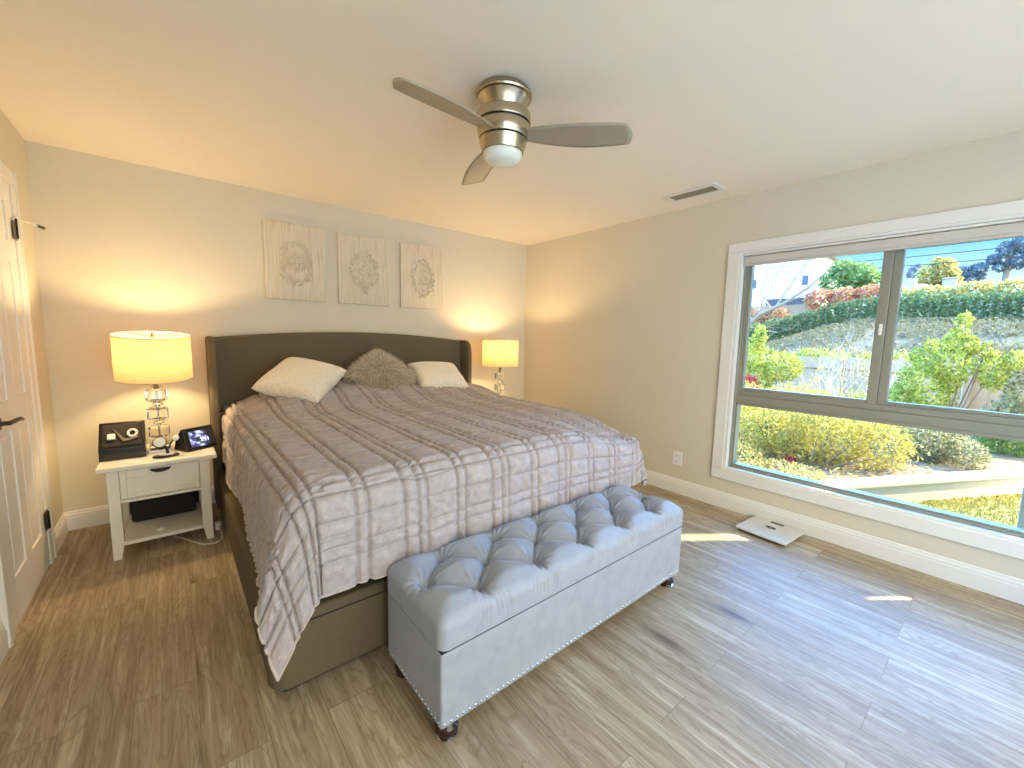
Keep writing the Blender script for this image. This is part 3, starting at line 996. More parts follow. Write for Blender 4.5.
disp += 0.012 * cr2 * hang * puff * np.clip((QS - np.maximum(np.abs(ex), np.abs(ey))) / 0.06, 0, 1)
disp += 0.004 * (vnoise(X * 16, Y * 16, 41) - 0.5)
P = P + Nn * disp[..., None]
P[..., 2] = np.where((P[..., 1] > -0.30) & (r < 0.05), P[..., 2], P[..., 2])
quilt = empty('quilt', (-2.08, -1.2, 0.8), 'mauve grey crushed velvet quilt covering the bed', 'quilt')
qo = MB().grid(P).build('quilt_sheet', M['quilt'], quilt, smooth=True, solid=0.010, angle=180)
uvl = qo.data.uv_layers.new(name='UVMap')
li = np.empty(len(qo.data.loops), dtype=np.int32)
qo.data.loops.foreach_get('vertex_index', li)
uvs = np.stack([X.reshape(-1), Y.reshape(-1)], axis=1)[li]
uvl.data.foreach_set('uv', uvs.astype(np.float32).reshape(-1))
hem = [P[0, j] for j in range(nv - 1, -1, -3)] + [P[i, 0] for i in range(0, nu, 3)] + [P[nu - 1, j] for j in range(0, nv, 3)]
MB().tube(hem, 0.005, 6).build('binding', M['quilt_binding'], quilt, smooth=True)


# ------------------------------------------------------------------ cushions
def cushion_mesh(w, h, t, nu=44, nv=44, lump=0.012, seed=0, pinch=0.10):
    u = np.linspace(-1, 1, nu)
    A, Bm = np.meshgrid(u, u, indexing='ij')
    e = np.clip((1 - np.abs(A) ** 3.0) * (1 - np.abs(Bm) ** 3.0), 0, 1) ** 0.42
    px = A * w / 2 * (1 - pinch * (1 - np.abs(A)) * 0 - pinch * (Bm ** 2 < 2) * (1 - Bm ** 2) * 0.35 * 0 - pinch * 0.6 * (1 - Bm ** 2) * np.abs(A))
    py = Bm * h / 2 * (1 - pinch * 0.6 * (1 - A ** 2) * np.abs(Bm))
    nz = lump * (vnoise(A * 3 + 7, Bm * 3 + 3, seed) - 0.5)
    top_ = np.stack([px, py, e * t / 2 + nz * e], axis=2)
    bot = np.stack([px, py, -e * t / 2 + nz * e], axis=2)
    m = MB()
    n = nu * nv
    vs = top_.reshape(-1, 3).tolist() + bot.reshape(-1, 3).tolist()
    fs = []
    for i in range(nu - 1):
        for j in range(nv - 1):
            a = (i * nv + j, (i + 1) * nv + j, (i + 1) * nv + j + 1, i * nv + j + 1)
            fs.append(a); fs.append(tuple(q + n for q in a[::-1]))
    m.add(vs, fs)
    return m


def finish_cushion(name, m, mat, loc, rot, label, cat='cushion', **kw):
    o = m.build(name, mat, None, smooth=True, angle=180)
    bm = bmesh.new(); bm.from_mesh(o.data)
    bmesh.ops.remove_doubles(bm, verts=bm.verts, dist=0.0004)
    bmesh.ops.recalc_face_normals(bm, faces=bm.faces)
    bm.to_mesh(o.data); bm.free()
    o.location = loc
    o.rotation_mode = 'XYZ'
    o.rotation_euler = rot
    tag(o, label, cat)
    return o


R_ = math.radians
def cushion_at(w, h, t, seed, right, up, loc, label):
    """right, up: world directions of the cushion's width and height"""
    rx_ = Vector(right).normalized()
    uz = Vector(up); uz = (uz - rx_ * uz.dot(rx_)).normalized()
    nn = rx_.cross(uz)
    R4 = Matrix((rx_, uz, nn)).transposed()
    return finish_cushion('cushion', cushion_mesh(w, h, t, seed=seed), M['sherpa'], loc, R4.to_euler('XYZ'), label)


cushion_at(0.48, 0.46, 0.20, 3, (0.42, -0.36, -0.10), (0.15, 0.42, 0.22), (-2.645, -0.50, 0.99),
           'cream fleece cushion on the side of the bed near the nightstand with devices')
cushion_at(0.49, 0.39, 0.18, 8, (0.5, -0.02, -0.02), (0.0, 0.36, 0.22), (-1.465, -0.46, 0.955),
           'cream fleece cushion on the bed half nearer the window wall')
fc = empty('fur_cushion', (-2.00, -0.42, 0.975), 'shaggy long haired grey cushion between two cream cushions', 'cushion')
fr_rot = Matrix.Rotation(R_(-4), 4, 'Z') @ Matrix.Rotation(R_(42), 4, 'X') @ Matrix.Rotation(R_(40), 4, 'Z')
m = cushion_mesh(0.43, 0.43, 0.17, seed=5)
m.v = [tuple(Vector(fc.location) + (fr_rot @ Vector(q))) for q in m.v]
fbody = m.build('cushion_body', M['fur_base'], fc, smooth=True, angle=180)
n_h = 9000
a_, b_ = rng.uniform(-1, 1, n_h), rng.uniform(-1, 1, n_h)
e_ = np.clip((1 - np.abs(a_) ** 3) * (1 - np.abs(b_) ** 3), 0, 1) ** 0.42
sgn = np.where(rng.uniform(size=n_h) < 0.8, 1, -1)
root_ = np.stack([a_ * .21, b_ * .21, sgn * e_ * .083], axis=1)
nrm = np.stack([a_ * (1 - e_) + .05 * rng.normal(size=n_h), b_ * (1 - e_) + .05 * rng.normal(size=n_h), sgn * (0.35 + e_ * 0.6)], axis=1)
nrm /= np.linalg.norm(nrm, axis=1, keepdims=True)
R3 = np.array(fr_rot.to_3x3())
root_w, nrm_w = root_ @ R3.T, nrm @ R3.T
wh = np.array([0.02, -0.03, 0.10])
comb = root_w - wh
comb[:, 2] -= 0.06
comb /= np.linalg.norm(comb, axis=1, keepdims=True)
dirs = nrm_w * 0.45 + comb * 0.75 + rng.normal(size=(n_h, 3)) * 0.22
dirs[:, 2] += 1.3 * np.clip((root_w[:, 2] - 0.06) / 0.08, 0, 1)
dirs /= np.linalg.norm(dirs, axis=1, keepdims=True)
Lh = rng.uniform(0.03, 0.065, (n_h, 1))
sd = np.cross(dirs, rng.normal(size=(n_h, 3)))
sd /= np.linalg.norm(sd, axis=1, keepdims=True)
wd = rng.uniform(0.0012, 0.0026, (n_h, 1))
tip = root_w + dirs * Lh - np.array([0, 0, 1]) * Lh * 0.15
Q = np.stack([root_w - sd * wd, root_w + sd * wd, tip + sd * wd * .25, tip - sd * wd * .25], axis=1) + np.array(fc.location)
fo = fast_quads('fur', Q, M['fur'], fc, tuple(fc.location))
fo['kind'] = 'stuff'

# ------------------------------------------------------------------ tufted storage bench
bx0, bx1, by0, by1 = -2.795, -1.300, -2.832, -2.398
bench = empty('storage_bench', ((bx0 + bx1) / 2, (by0 + by1) / 2, 0), 'grey velvet storage bench with tufted lid at the foot of the bed', 'bench')
bench_body = B('body', bx0 + .006, bx1 - .006, by0 + .008, by1 - .006, 0.075, 0.338, M['velvet'], bench, bevel=0.008, seg=3)
m = MB().box(bx0 + .010, bx1 - .010, by0 + .012, by1 - .010, 0.336, 0.348)
m.build('lid_gap', M['black_cloth'], bench)
LR, LSIDE = 0.034, 0.066
lx0, lx1, ly0, ly1 = bx0 + LR, bx1 - LR, by0 + LR, by1 - LR
LS = LR * PI / 2 + LSIDE
U2, V2 = np.linspace(lx0 - LS, lx1 + LS, 430), np.linspace(ly0 - LS, ly1 + LS, 165)
X2, Y2 = np.meshgrid(U2, V2, indexing='ij')
c2x, c2y = np.clip(X2, lx0, lx1), np.clip(Y2, ly0, ly1)
e2x, e2y = X2 - c2x, Y2 - c2y
r2 = np.hypot(e2x, e2y)
ar2 = LR * PI / 2
out2 = np.where(r2 < ar2, LR * np.sin(np.minimum(r2, ar2) / LR), LR)
dn2 = np.minimum(np.where(r2 < ar2, LR * (1 - np.cos(np.minimum(r2, ar2) / LR)), LR + r2 - ar2), LR + LSIDE)
P2 = np.stack([c2x + e2x / np.maximum(r2, 1e-9) * out2, c2y + e2y / np.maximum(r2, 1e-9) * out2, 0.452 - dn2], axis=2)
N2 = grid_normals(P2)
bad = ~np.isfinite(N2).all(axis=2)
if N2[215, 80, 2] < 0: N2 = -N2
bcx, bcy = (bx0 + bx1) / 2, -2.600
back_r = [(bcx + k * 0.27, bcy + .125) for k in (-2, -1, 0, 1, 2)]
front_r = [(bcx + k * 0.27, bcy - .130) for k in (-2, -1, 0, 1, 2)]
mid_r = [(bcx + k * 0.135, bcy) for k in (-5, -3, -1, 1, 3, 5)]
btn = back_r + front_r + mid_r
sx_, sy_ = X2, Y2


def segd(a, b):
    ax, ay = a; bx_, by_ = b
    vx, vy = bx_ - ax, by_ - ay
    t = np.clip(((sx_ - ax) * vx + (sy_ - ay) * vy) / (vx * vx + vy * vy), 0, 1)
    return np.hypot(sx_ - ax - t * vx, sy_ - ay - t * vy), t


segs = []
for b in back_r + front_r:
    for q in mid_r:
        if abs(b[0] - q[0]) < 0.14: segs.append((b, q))
dseg = np.full(X2.shape, 9.0)
for a, b in segs:
    dseg = np.minimum(dseg, segd(a, b)[0])
edge_f = np.full(X2.shape, 9.0)
for b in front_r:
    edge_f = np.minimum(edge_f, segd(b, (b[0] + 0.008, ly0 - LS))[0])
for b in back_r:
    edge_f = np.minimum(edge_f, segd(b, (b[0], ly1 + LS))[0])
for b in (mid_r[0], mid_r[-1]):
    edge_f = np.minimum(edge_f, segd(b, (lx0 - LS if b[0] < bcx else lx1 + LS, b[1]))[0])
dbtn = np.full(X2.shape, 9.0)
for b in btn:
    dbtn = np.minimum(dbtn, np.hypot(X2 - b[0], Y2 - b[1]))
fade = np.clip(1 - (r2 - 0.03) / 0.10, 0.0, 1)
dall = np.minimum(dseg, edge_f)
edge_in = np.minimum(np.minimum(X2 - bx0, bx1 - X2), np.minimum(Y2 - by0, by1 - Y2))
pf = sm((np.minimum(X2 - bx0, bx1 - X2) - 0.002) / 0.075) * sm((np.minimum(Y2 - by0, by1 - Y2) - 0.002) / 0.075)
d2 = 0.032 * (1 - np.exp(-(dseg / 0.055) ** 2)) * pf * (1 - 0.55 * np.exp(-(edge_f / 0.03) ** 2)) - 0.013 * np.exp(-(dseg / 0.008) ** 2) * pf
d2 -= 0.008 * np.exp(-(edge_f / 0.007) ** 2) * (0.35 + 0.65 * pf)
d2 -= 0.044 * np.exp(-(dbtn / 0.027) ** 2)
# small gathers fanning out of the front buttons and around every button
for (px_, py_) in btn:
    rx, ry = X2 - px_, Y2 - py_
    rb = np.hypot(rx, ry)
    ang = np.arctan2(ry, rx)
    wv_ = 0.5 + 0.5 * np.cos(ang * 13 + 3 * vnoise(ang * 2 + px_ * 9, ang * 0 + 1, 4))
    d2 -= 0.0085 * wv_ * np.exp(-((rb - 0.045) / 0.028) ** 2)
fr_side = np.where(e2y < -1e-6, np.clip(-e2y / 0.05, 0, 1), 0)
for (px_, py_) in front_r:
    for k in (-5, -4, -3, -2, -1, 1, 2, 3, 4):
        xl = px_ + k * 0.0155 * (0.75 + 0.5 * np.clip((ly0 + .06 - Y2) / 0.15, 0, 1)) + 0.003 * math.sin(k * 7 + px_ * 40)
        d2 -= 0.0120 * np.exp(-((X2 - xl) / 0.0048) ** 2) * fr_side * (1 - abs(k) / 7) * np.clip(1 - np.maximum(0, -e2y - 0.06) / 0.07, 0.05, 1)
d2 *= np.where(r2 > ar2, np.clip(1 - (r2 - ar2) / LSIDE, 0.0, 1), 1)
d2 = np.where(r2 < 0.001, d2, d2)
P2 = P2 + N2 * d2[..., None]
mb = MB().grid(P2)
lid = mb.build('lid', M['velvet'], bench, smooth=True, angle=180)
for (px_, py_) in btn:
    i_ = int(np.argmin(np.abs(U2 - px_))); j_ = int(np.argmin(np.abs(V2 - py_)))
    z_ = P2[i_, j_, 2]
    MB().lathe([(0.001, 0.006), (0.007, 0.0055), (0.011, 0.002), (0.012, -0.002), (0.010, -0.004)], 14, (px_, py_, z_ + .001)).build('button', M['velvet'], lid, smooth=True)
m = MB()
def nail(p, n):
    mt_ = Matrix.Translation(p) @ Vector(n).to_track_quat('Z', 'Y').to_matrix().to_4x4()
    m.lathe([(0.0058, 0), (0.0050, 0.0022), (0.0030, 0.0036), (0.0006, 0.0042)], 8, mat=mt_, caps=False)
for k in range(62):
    nail((bx0 + .02 + k * (bx1 - bx0 - .04) / 61, by0 + .008, 0.092), (0, -1, 0))
for k in range(18):
    y = by0 + .026 + k * (by1 - by0 - .05) / 17
    nail((bx0 + .006, y, 0.092), (-1, 0, 0)); nail((bx1 - .006, y, 0.092), (1, 0, 0))
m.build('nailhead_trim', M['nickel_pin'], bench, smooth=True)
for x in (bx0 + .055, bx1 - .055):
    for y in (by0 + .055, by1 - .055):
        lg = MB().lathe([(0.022, 0.008), (0.034, 0.014), (0.040, 0.026), (0.038, 0.042), (0.028, 0.052), (0.024, 0.060), (0.030, 0.068), (0.034, 0.076)], 24, (x, y, 0)).build('leg', M['mahogany'], bench, smooth=True)
        MB().lathe([(0.030, 0.0), (0.037, 0.001), (0.037, 0.007), (0.030, 0.010)], 24, (x, y, 0)).build('glide', M['chrome'], lg, smooth=True)


# ------------------------------------------------------------------ nightstand (two)
def make_nightstand(cx, y0, y1, label):
    root = empty('nightstand', (cx, (y0 + y1) / 2, 0), label, 'nightstand', 'white nightstands beside the bed')
    w = 0.236
    wood = M['nightstand_paint']
    B('top', cx - .275, cx + .275, y0, y1, 0.530, 0.557, wood, root, bevel=0.006, seg=3)
    for sx in (-1, 1):
        for yy in (y0 + .018, y1 - .075):
            xa, xb = sorted((cx + sx * w, cx + sx * (w - .052)))
            inner = cx + sx * (w - .052)
            poly = [(xa, 0.53), (xb, 0.53)]
            if sx > 0: poly = [(xa, .53), (xa, .10), (xa + .006, .06), (xa + .016, .0), (xb, 0), (xb, .53)]
            else: poly = [(xb, .53), (xb, .10), (xb - .006, .06), (xb - .016, .0), (xa, 0), (xa, .53)]
            MB().prism(poly, 1, yy, yy + .05).build('leg', wood, root, bevel=0.003)
    for sx in (-1, 1):
        xa, xb = sorted((cx + sx * (w - .008), cx + sx * (w - .026)))
        B('side_panel', xa, xb, y0 + .06, y1 - .07, 0.33, 0.53, wood, root)
    B('back_panel', cx - w + .02, cx + w - .02, y1 - .045, y1 - .033, 0.08, 0.53, M['black_cloth'], root, bevel=0)
    B('front_rail', cx - w + .05, cx + w - .05, y0 + .022, y0 + .05, 0.333, 0.352, wood, root)
    B('lower_shelf', cx - w + .045, cx + w - .045, y0 + .022, y1 - .03, 0.078, 0.100, wood, root)
    m = MB()
    dx0, dx1, dz0, dz1 = cx - .182, cx + .182, 0.356, 0.526
    m.box(dx0, dx1, y0 + .026, y0 + .05, dz0, dz1)
    bd = .030
    m.box(dx0 + bd, dx1 - bd, y0 + .018, y0 + .027, dz0, dz0 + bd); m.box(dx0 + bd, dx1 - bd, y0 + .018, y0 + .027, dz1 - bd - .014, dz1)
    m.box(dx0, dx0 + bd, y0 + .018, y0 + .027, dz0, dz1); m.box(dx1 - bd, dx1, y0 + .018, y0 + .027, dz0, dz1)
    m.box(dx0 + .02, dx1 - .02, y0 + .05, y1 - .08, dz0 + .01, dz0 + .022)
    dr = m.build('drawer', wood, root, bevel=0.003)
    mm = MB()
    hw, zc = 0.047, dz1 - 0.008
    arc = [(cx + hw * math.cos(a), zc - 0.024 * math.sin(a)) for a in np.linspace(0, PI, 15)]
    mm.prism(arc, 1, y0 + .000, y0 + .003)
    for (xa, za), (xb, zb) in zip(arc[:-1], arc[1:]):
        mm.add([(xa, y0 + .002, za), (xb, y0 + .002, zb), (xb, y0 + .019, zb), (xa, y0 + .019, za)], [(0, 1, 2, 3)])
    mm.build('cup_pull', M['dark_bronze'], dr, smooth=False, solid=0.0015)
    return root


make_nightstand(-3.478, -0.705, -0.165, 'white nightstand with drawer and open shelf beside the panelled door')
make_nightstand(-0.690, -0.705, -0.165, 'white nightstand hidden behind the bed under the far lamp')
NZ = 0.557


# ------------------------------------------------------------------ table lamps
def make_lamp(cx, cy, z0, label, tilt=0.0):
    root = empty('table_lamp', (cx, cy, z0), label, 'lamp', 'glass table lamps on the nightstands')
    b = B('base', cx - .060, cx + .060, cy - .060, cy + .060, z0, z0 + .014, M['chrome'], root, bevel=0.003)
    B('plinth_block', cx - .052, cx + .052, cy - .052, cy + .052, z0 + .014, z0 + .046, M['lamp_glass'], root, bevel=0.003)
    z = z0 + .046
    for k in range(3):
        MB().lathe([(0.012, 0), (0.012, .008), (0.028, .014), (0.028, .020), (0.012, .026), (0.012, .032)], 24, (cx, cy, z)).build('spacer', M['chrome'], root, smooth=True)
        zb = z + .030
        MB().lathe([(0.034, 0.0), (0.058, 0.018), (0.058, 0.076), (0.040, 0.090)], 8, (cx, cy, zb), phase=PI / 8).build('glass_block', M['lamp_glass'], root, bevel=0.002)
        z = zb + .090
    MB().tube([(cx, cy, z0 + .01), (cx, cy, z + .05)], 0.0055, 12).build('rod', M['chrome'], root, smooth=True)
    MB().lathe([(0.014, 0), (0.014, .012), (0.030, .016), (0.012, .022), (0.012, .04), (0.018, .05), (0.018, .08)], 20, (cx, cy, z - .004)).build('socket', M['brass_dark'], root, smooth=True)
    zs0, zs1 = 1.030, 1.302
    zm = (zs0 + zs1) / 2
    tm = Matrix.Translation((cx, cy, zm)) @ Matrix.Rotation(tilt, 4, 'X') @ Matrix.Translation((-cx, -cy, -zm))
    def lean(m):
        m.v = [tuple(tm @ Vector(q)) for q in m.v]
        return m
    m = lean(MB().lathe([(0.192, zs0), (0.1905, zm), (0.189, zs1)], 64, (cx, cy, 0), caps=False))
    sh_ = m.build('lamp_shade', M['shade'], root, smooth=True, angle=60)
    for zz, rr_ in ((zs0, .192), (zs1, .189)):
        m = MB().tube([(cx + rr_ * math.cos(a), cy + rr_ * math.sin(a), zz) for a in np.linspace(0, 2 * PI, 64, endpoint=False)], 0.0026, 6, closed=True)
        lean(m).build('rim', M['quilt_binding'], sh_, smooth=True)
    m = MB()
    for a in (0.3, 0.3 + 2 * PI / 3, 0.3 + 4 * PI / 3):
        m.tube([(cx, cy, zs1 - .006), (cx + .188 * math.cos(a), cy + .188 * math.sin(a), zs1 - .003)], 0.002, 6)
    m.lathe([(0.010, -.012), (0.010, -.002), (0.004, .002), (0.007, .010), (0.002, .016)], 12, (cx, cy, zs1))
    lean(m).build('harp_spider', M['brass_dark'], root, smooth=True)
    m = MB()
    m.lathe([(0.012, 0.0), (0.016, .012), (0.026, .035), (0.029, .055), (0.022, .075), (0.004, .085)], 20, (cx, cy, z + .075))
    m.build('bulb', M['bulb'], root, smooth=True)
    ld = bpy.data.lights.new('lamp_light', 'POINT')
    ld.energy = LAMP_W
    ld.color = (1.0, 0.71, 0.37)
    ld.shadow_soft_size = 0.035
    lo = bpy.data.objects.new('lamp_light', ld)
    COL.objects.link(lo)
    lo.parent = root
    lo.location = (0.0, 0, 1.212 - z0)
    return root


make_lamp(-3.478, -0.40, NZ, 'lit drum shade lamp with stacked glass base beside the panelled door', R_(7))
make_lamp(-0.690, -0.40, NZ, 'lit drum shade lamp with stacked glass base in the far corner')

# ------------------------------------------------------------------ things on the near nightstand
bxo = empty('display_case', (-3.64, -0.45, NZ), 'black glass topped display case left of the lamp', 'case')
prof = [(-0.53, NZ), (-0.53, NZ + .070), (-0.40, NZ + .205), (-0.385, NZ + .205), (-0.385, NZ)]
MB().prism(prof, 0, -3.752, -3.545).build('case_body', M['black_lacquer'], bxo, bevel=0.003)
sl = Matrix.Translation((-3.6485, -0.465, NZ + .1375)) @ Matrix.Rotation(math.atan2(.135, .13), 4, 'X')
m = MB().box(-.088, .088, -.078, .078, 0.0005, .003, sl)
cv = m.build('lid_window', plain('case_liner', (0.008, 0.006, 0.004), 0.7).m, bxo, bevel=0.001)
m = MB().add([(-.045, .05, .004), (.012, -.035, .004), (.075, -.018, .004), (.070, -.035, .004), (.004, -.055, .004),
              (-.045, .05, .010), (.012, -.035, .010), (.075, -.018, .010), (.070, -.035, .010), (.004, -.055, .010)],
             [(0, 4, 3, 2, 1), (5, 6, 7, 8, 9), (0, 1, 6, 5), (1, 2, 7, 6), (2, 3, 8, 7), (3, 4, 9, 8), (4, 0, 5, 9)], sl)
m.build('grey_wedge', M['grey_leather'], cv)
MB().box(-.066, -.030, -.035, .005, .003, .016, sl).build('white_block', M['pale_ceramic'], cv, bevel=0.004)
m = MB()
m.tube([tuple(sl @ Vector((.046 + .020 * math.cos(a), .002 + .024 * math.sin(a), .010))) for a in np.linspace(0, 2 * PI, 28, endpoint=False)], 0.007, 8, closed=True)
m.build('white_ring', M['pale_ceramic'], cv, smooth=True)

sd_ = empty('smart_display', (-3.29, -0.50, NZ), 'black smart display with lit screen beside the lamp base', 'display')
hs = Matrix.Translation((-3.300, -0.460, NZ)) @ Matrix.Rotation(R_(30), 4, 'Z')
th = R_(28)
pb = [(-.075, .004), (-.065, 0), (.055, 0), (.062, .01), (.035, .085), (-.018, .145), (-.028, .143)]
vs = [tuple(hs @ Vector((x, p[0], p[1]))) for x in (-.094, .094) for p in pb]
n = len(pb)
MB().add(vs, [tuple(range(n))[::-1], tuple(range(n, 2 * n))] + [(i, (i + 1) % n, n + (i + 1) % n, n + i) for i in range(n)]).build('case', M['black_plastic'], sd_, bevel=0.010, seg=3)
a3 = math.atan2(.139, .047)
sc = hs @ Matrix.Translation((0.008, -.0525, .0735)) @ Matrix.Rotation(a3, 4, 'X')
m = MB().box(-.072, .072, -.052, .052, .0, .0015, sc)
so = m.build('screen', M['screen'], sd_)
uvl = so.data.uv_layers.new(name='UVMap')
isc = sc.inverted()
for lp in so.data.loops:
    q = isc @ (so.data.vertices[lp.vertex_index].co + Vector(sd_.location))
    uvl.data[lp.index].uv = ((q.x + .072) / .144, (q.y + .052) / .104)
fcv = bpy.data.curves.new('clock_digits', 'FONT')
fcv.body = '2:11'
fcv.size = 0.034
fcv.extrude = 0.0003
fcv.materials.append(M['digits'])
fo_ = bpy.data.objects.new('clock_digits', fcv)
COL.objects.link(fo_)
_dg = bpy.context.evaluated_depsgraph_get()
_me = bpy.data.meshes.new_from_object(fo_.evaluated_get(_dg))
bpy.data.objects.remove(fo_)
fo_ = bpy.data.objects.new('clock_digits', _me)
COL.objects.link(fo_)
fo_.parent = so
fo_.matrix_local = Matrix.Translation(-Vector(sd_.location)) @ sc @ Matrix.Translation((-.012, -.022, .0018))

ch = empty('charging_stand', (-3.45, -0.585, NZ), 'black charging stand with round white pads in front of the lamp', 'charger')
pts = [(-3.450 + .064 * math.cos(a), -0.600 + .034 * math.sin(a)) for a in np.linspace(0, 2 * PI, 36, endpoint=False)]
MB().prism(pts, 2, NZ, NZ + .012).build('base', M['black_plastic'], ch, bevel=0.003)
pts = [(-3.447 + .036 * math.cos(a), -0.600 + .020 * math.sin(a)) for a in np.linspace(0, 2 * PI, 30, endpoint=False)]
MB().prism(pts, 2, NZ + .012, NZ + .017).build('base_pad', M['white_plastic'], ch, bevel=0.001)
MB().tube([(-3.440, -0.585, NZ + .01), (-3.445, -0.580, NZ + .05), (-3.468, -0.590, NZ + .085)], 0.008, 10).build('arm', M['black_plastic'], ch, smooth=True)
pk = Matrix.Translation((-3.476, -0.603, NZ + .094)) @ Matrix.Rotation(R_(68), 4, 'X')
pk2 = MB().lathe([(0.033, -.010), (0.034, -.004), (0.034, .002), (0.032, .004)], 28, mat=pk).build('puck', M['black_plastic'], ch, smooth=True)
MB().lathe([(0.029, .004), (0.029, .0065), (0.027, .0072)], 28, mat=pk).build('white_disc', M['white_plastic'], pk2, smooth=True)
MB().tube([(-3.440, -0.585, NZ + .045), (-3.415, -0.575, NZ + .09), (-3.402, -0.575, NZ + .105)], 0.005, 8).build('side_arm', M['black_plastic'], ch, smooth=True)
pk = Matrix.Translation((-3.398, -0.583, NZ + .108)) @ Matrix.Rotation(R_(60), 4, 'X') @ Matrix.Rotation(R_(-25), 4, 'Y')
MB().lathe([(0.015, -.006), (0.018, -.002), (0.018, .004), (0.015, .006)], 22, mat=pk).build('small_puck', M['white_plastic'], ch, smooth=True)
co = B('coaster', -3.665, -3.560, -0.640, -0.575, NZ, NZ + .004, M['white_plastic'], None, bevel=0.002)
tag(co, 'thin white card lying on the nightstand before the black case', 'card')
ear = MB().lathe([(0.010, 0), (0.020, .002), (0.022, .008), (0.014, .014)], 18, (-3.50, -0.60, 0.100)).build('earbud_case', M['white_plastic'], None, smooth=True)
tag(ear, 'small white item lying on the lower nightstand shelf', 'item')
tb = B('storage_box', -3.645, -3.315, -0.40, -0.225, 0.100, 0.300, M['black_cloth'], None, bevel=0.02, seg=3)
tag(tb, 'black box on the lower shelf of the nightstand', 'box')
pa = empty('power_adapter', (-3.195, -0.565, 0), 'white power adapter and cord on the floor beside the nightstand', 'adapter')
B('adapter_body', -3.226, -3.196, -0.580, -0.535, 0.0, 0.05, M['white_plastic'], pa, bevel=0.005)
m = MB().tube([(-3.205, -0.58, .03), (-3.200, -0.66, .012), (-3.20, -0.74, .005), (-3.235, -0.785, .005), (-3.30, -0.765, .005), (-3.345, -0.69, .005), (-3.38, -0.62, .005), (-3.44, -0.52, .005)], 0.004, 8)
m.build('cord', M['white_plastic'], pa, smooth=True, subsurf=0)

# ------------------------------------------------------------------ wall panels
def leaf_bump(m, x, z, ang, L, wd, y):
    """small carved leaf standing proud of the panel face"""
    ca, sa = math.cos(ang), math.sin(ang)
    def q(a, b, d): return (x + a * ca - b * sa, y - d, z + a * sa + b * ca)
    vs = [q(-L / 2, 0, 0.001), q(0, -wd / 2, 0.001), q(L / 2, 0, 0.001), q(0, wd / 2, 0.001), q(-L * .2, 0, 0.010), q(L * .22, 0, 0.009)]
    m.add(vs, [(0, 1, 4), (1, 5, 4), (1, 2, 5), (2, 3, 5), (3, 4, 5), (3, 0, 4), (0, 3, 2, 1)])


def make_art(x0, x1, z0, z1, ring_fn, label):
    cx, cz = (x0 + x1) / 2, (z0 + z1) / 2
    root = empty('wall_panel', (cx, 0, z0), label, 'wall art', 'whitewashed carved panels above the headboard')
    B('board', x0, x1, -0.030, -0.002, z0, z1, M['washed_wood'], root, bevel=0.002)
    m1, m2 = MB(), MB()
    ring_fn(m1, m2, cx, cz)
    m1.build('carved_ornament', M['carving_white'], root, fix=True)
    m2.build('recess_shade', M['carving_shadow'], root, fix=True)
    return root


def oval(m1, m2, cx, cz, a, b, n, jit=0.013, rows=(0.86, 1.0, 1.13), seed=1):
    rr_ = random.Random(seed)
    for row in rows:
        for k in range(n):
            t = 2 * PI * (k + rr_.random() * .6) / n
            x = cx + a * row * math.cos(t) + rr_.uniform(-jit, jit)
            z = cz + b * row * math.sin(t) + rr_.uniform(-jit, jit)
            an = t + PI / 2 + rr_.uniform(-1.1, 1.1)
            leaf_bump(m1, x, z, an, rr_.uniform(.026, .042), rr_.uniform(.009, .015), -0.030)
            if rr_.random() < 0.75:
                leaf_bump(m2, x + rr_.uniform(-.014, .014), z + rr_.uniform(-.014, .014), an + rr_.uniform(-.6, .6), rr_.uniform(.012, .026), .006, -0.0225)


def ring_double(m1, m2, cx, cz):
    oval(m1, m2, cx, cz + .052, .100, .098, 30, seed=2)
    oval(m1, m2, cx, cz - .062, .106, .104, 32, seed=3)
    oval(m1, m2, cx, cz, .030, .075, 12, rows=(0.7, 1.0), seed=9)


def ring_drop(m1, m2, cx, cz):
    oval(m1, m2, cx, cz, .112, .140, 40, seed=4)
    oval(m1, m2, cx, cz, .048, .075, 16, rows=(0.6, 1.0), seed=10)
    oval(m1, m2, cx, cz - .185, .022, .028, 10, rows=(0.5, 1.0), seed=5)


def ring_oval(m1, m2, cx, cz):
    oval(m1, m2, cx, cz - .01, .108, .155, 38, seed=6)
    oval(m1, m2, cx, cz - .01, .045, .085, 16, rows=(0.6, 1.0), seed=11)
    oval(m1, m2, cx + .095, cz - .06, .03, .03, 10, rows=(0.6, 1.0), seed=7)


make_art(-2.783, -2.321, 1.607, 2.217, ring_double, 'whitewashed wall panel with double ring carving, nearest the panelled door')
make_art(-2.220, -1.757, 1.607, 2.214, ring_drop, 'middle one of three whitewashed wall panels, oval carving with bottom point')
make_art(-1.637, -1.172, 1.606, 2.216, ring_oval, 'whitewashed wall panel with tall oval carving, nearest the room corner')

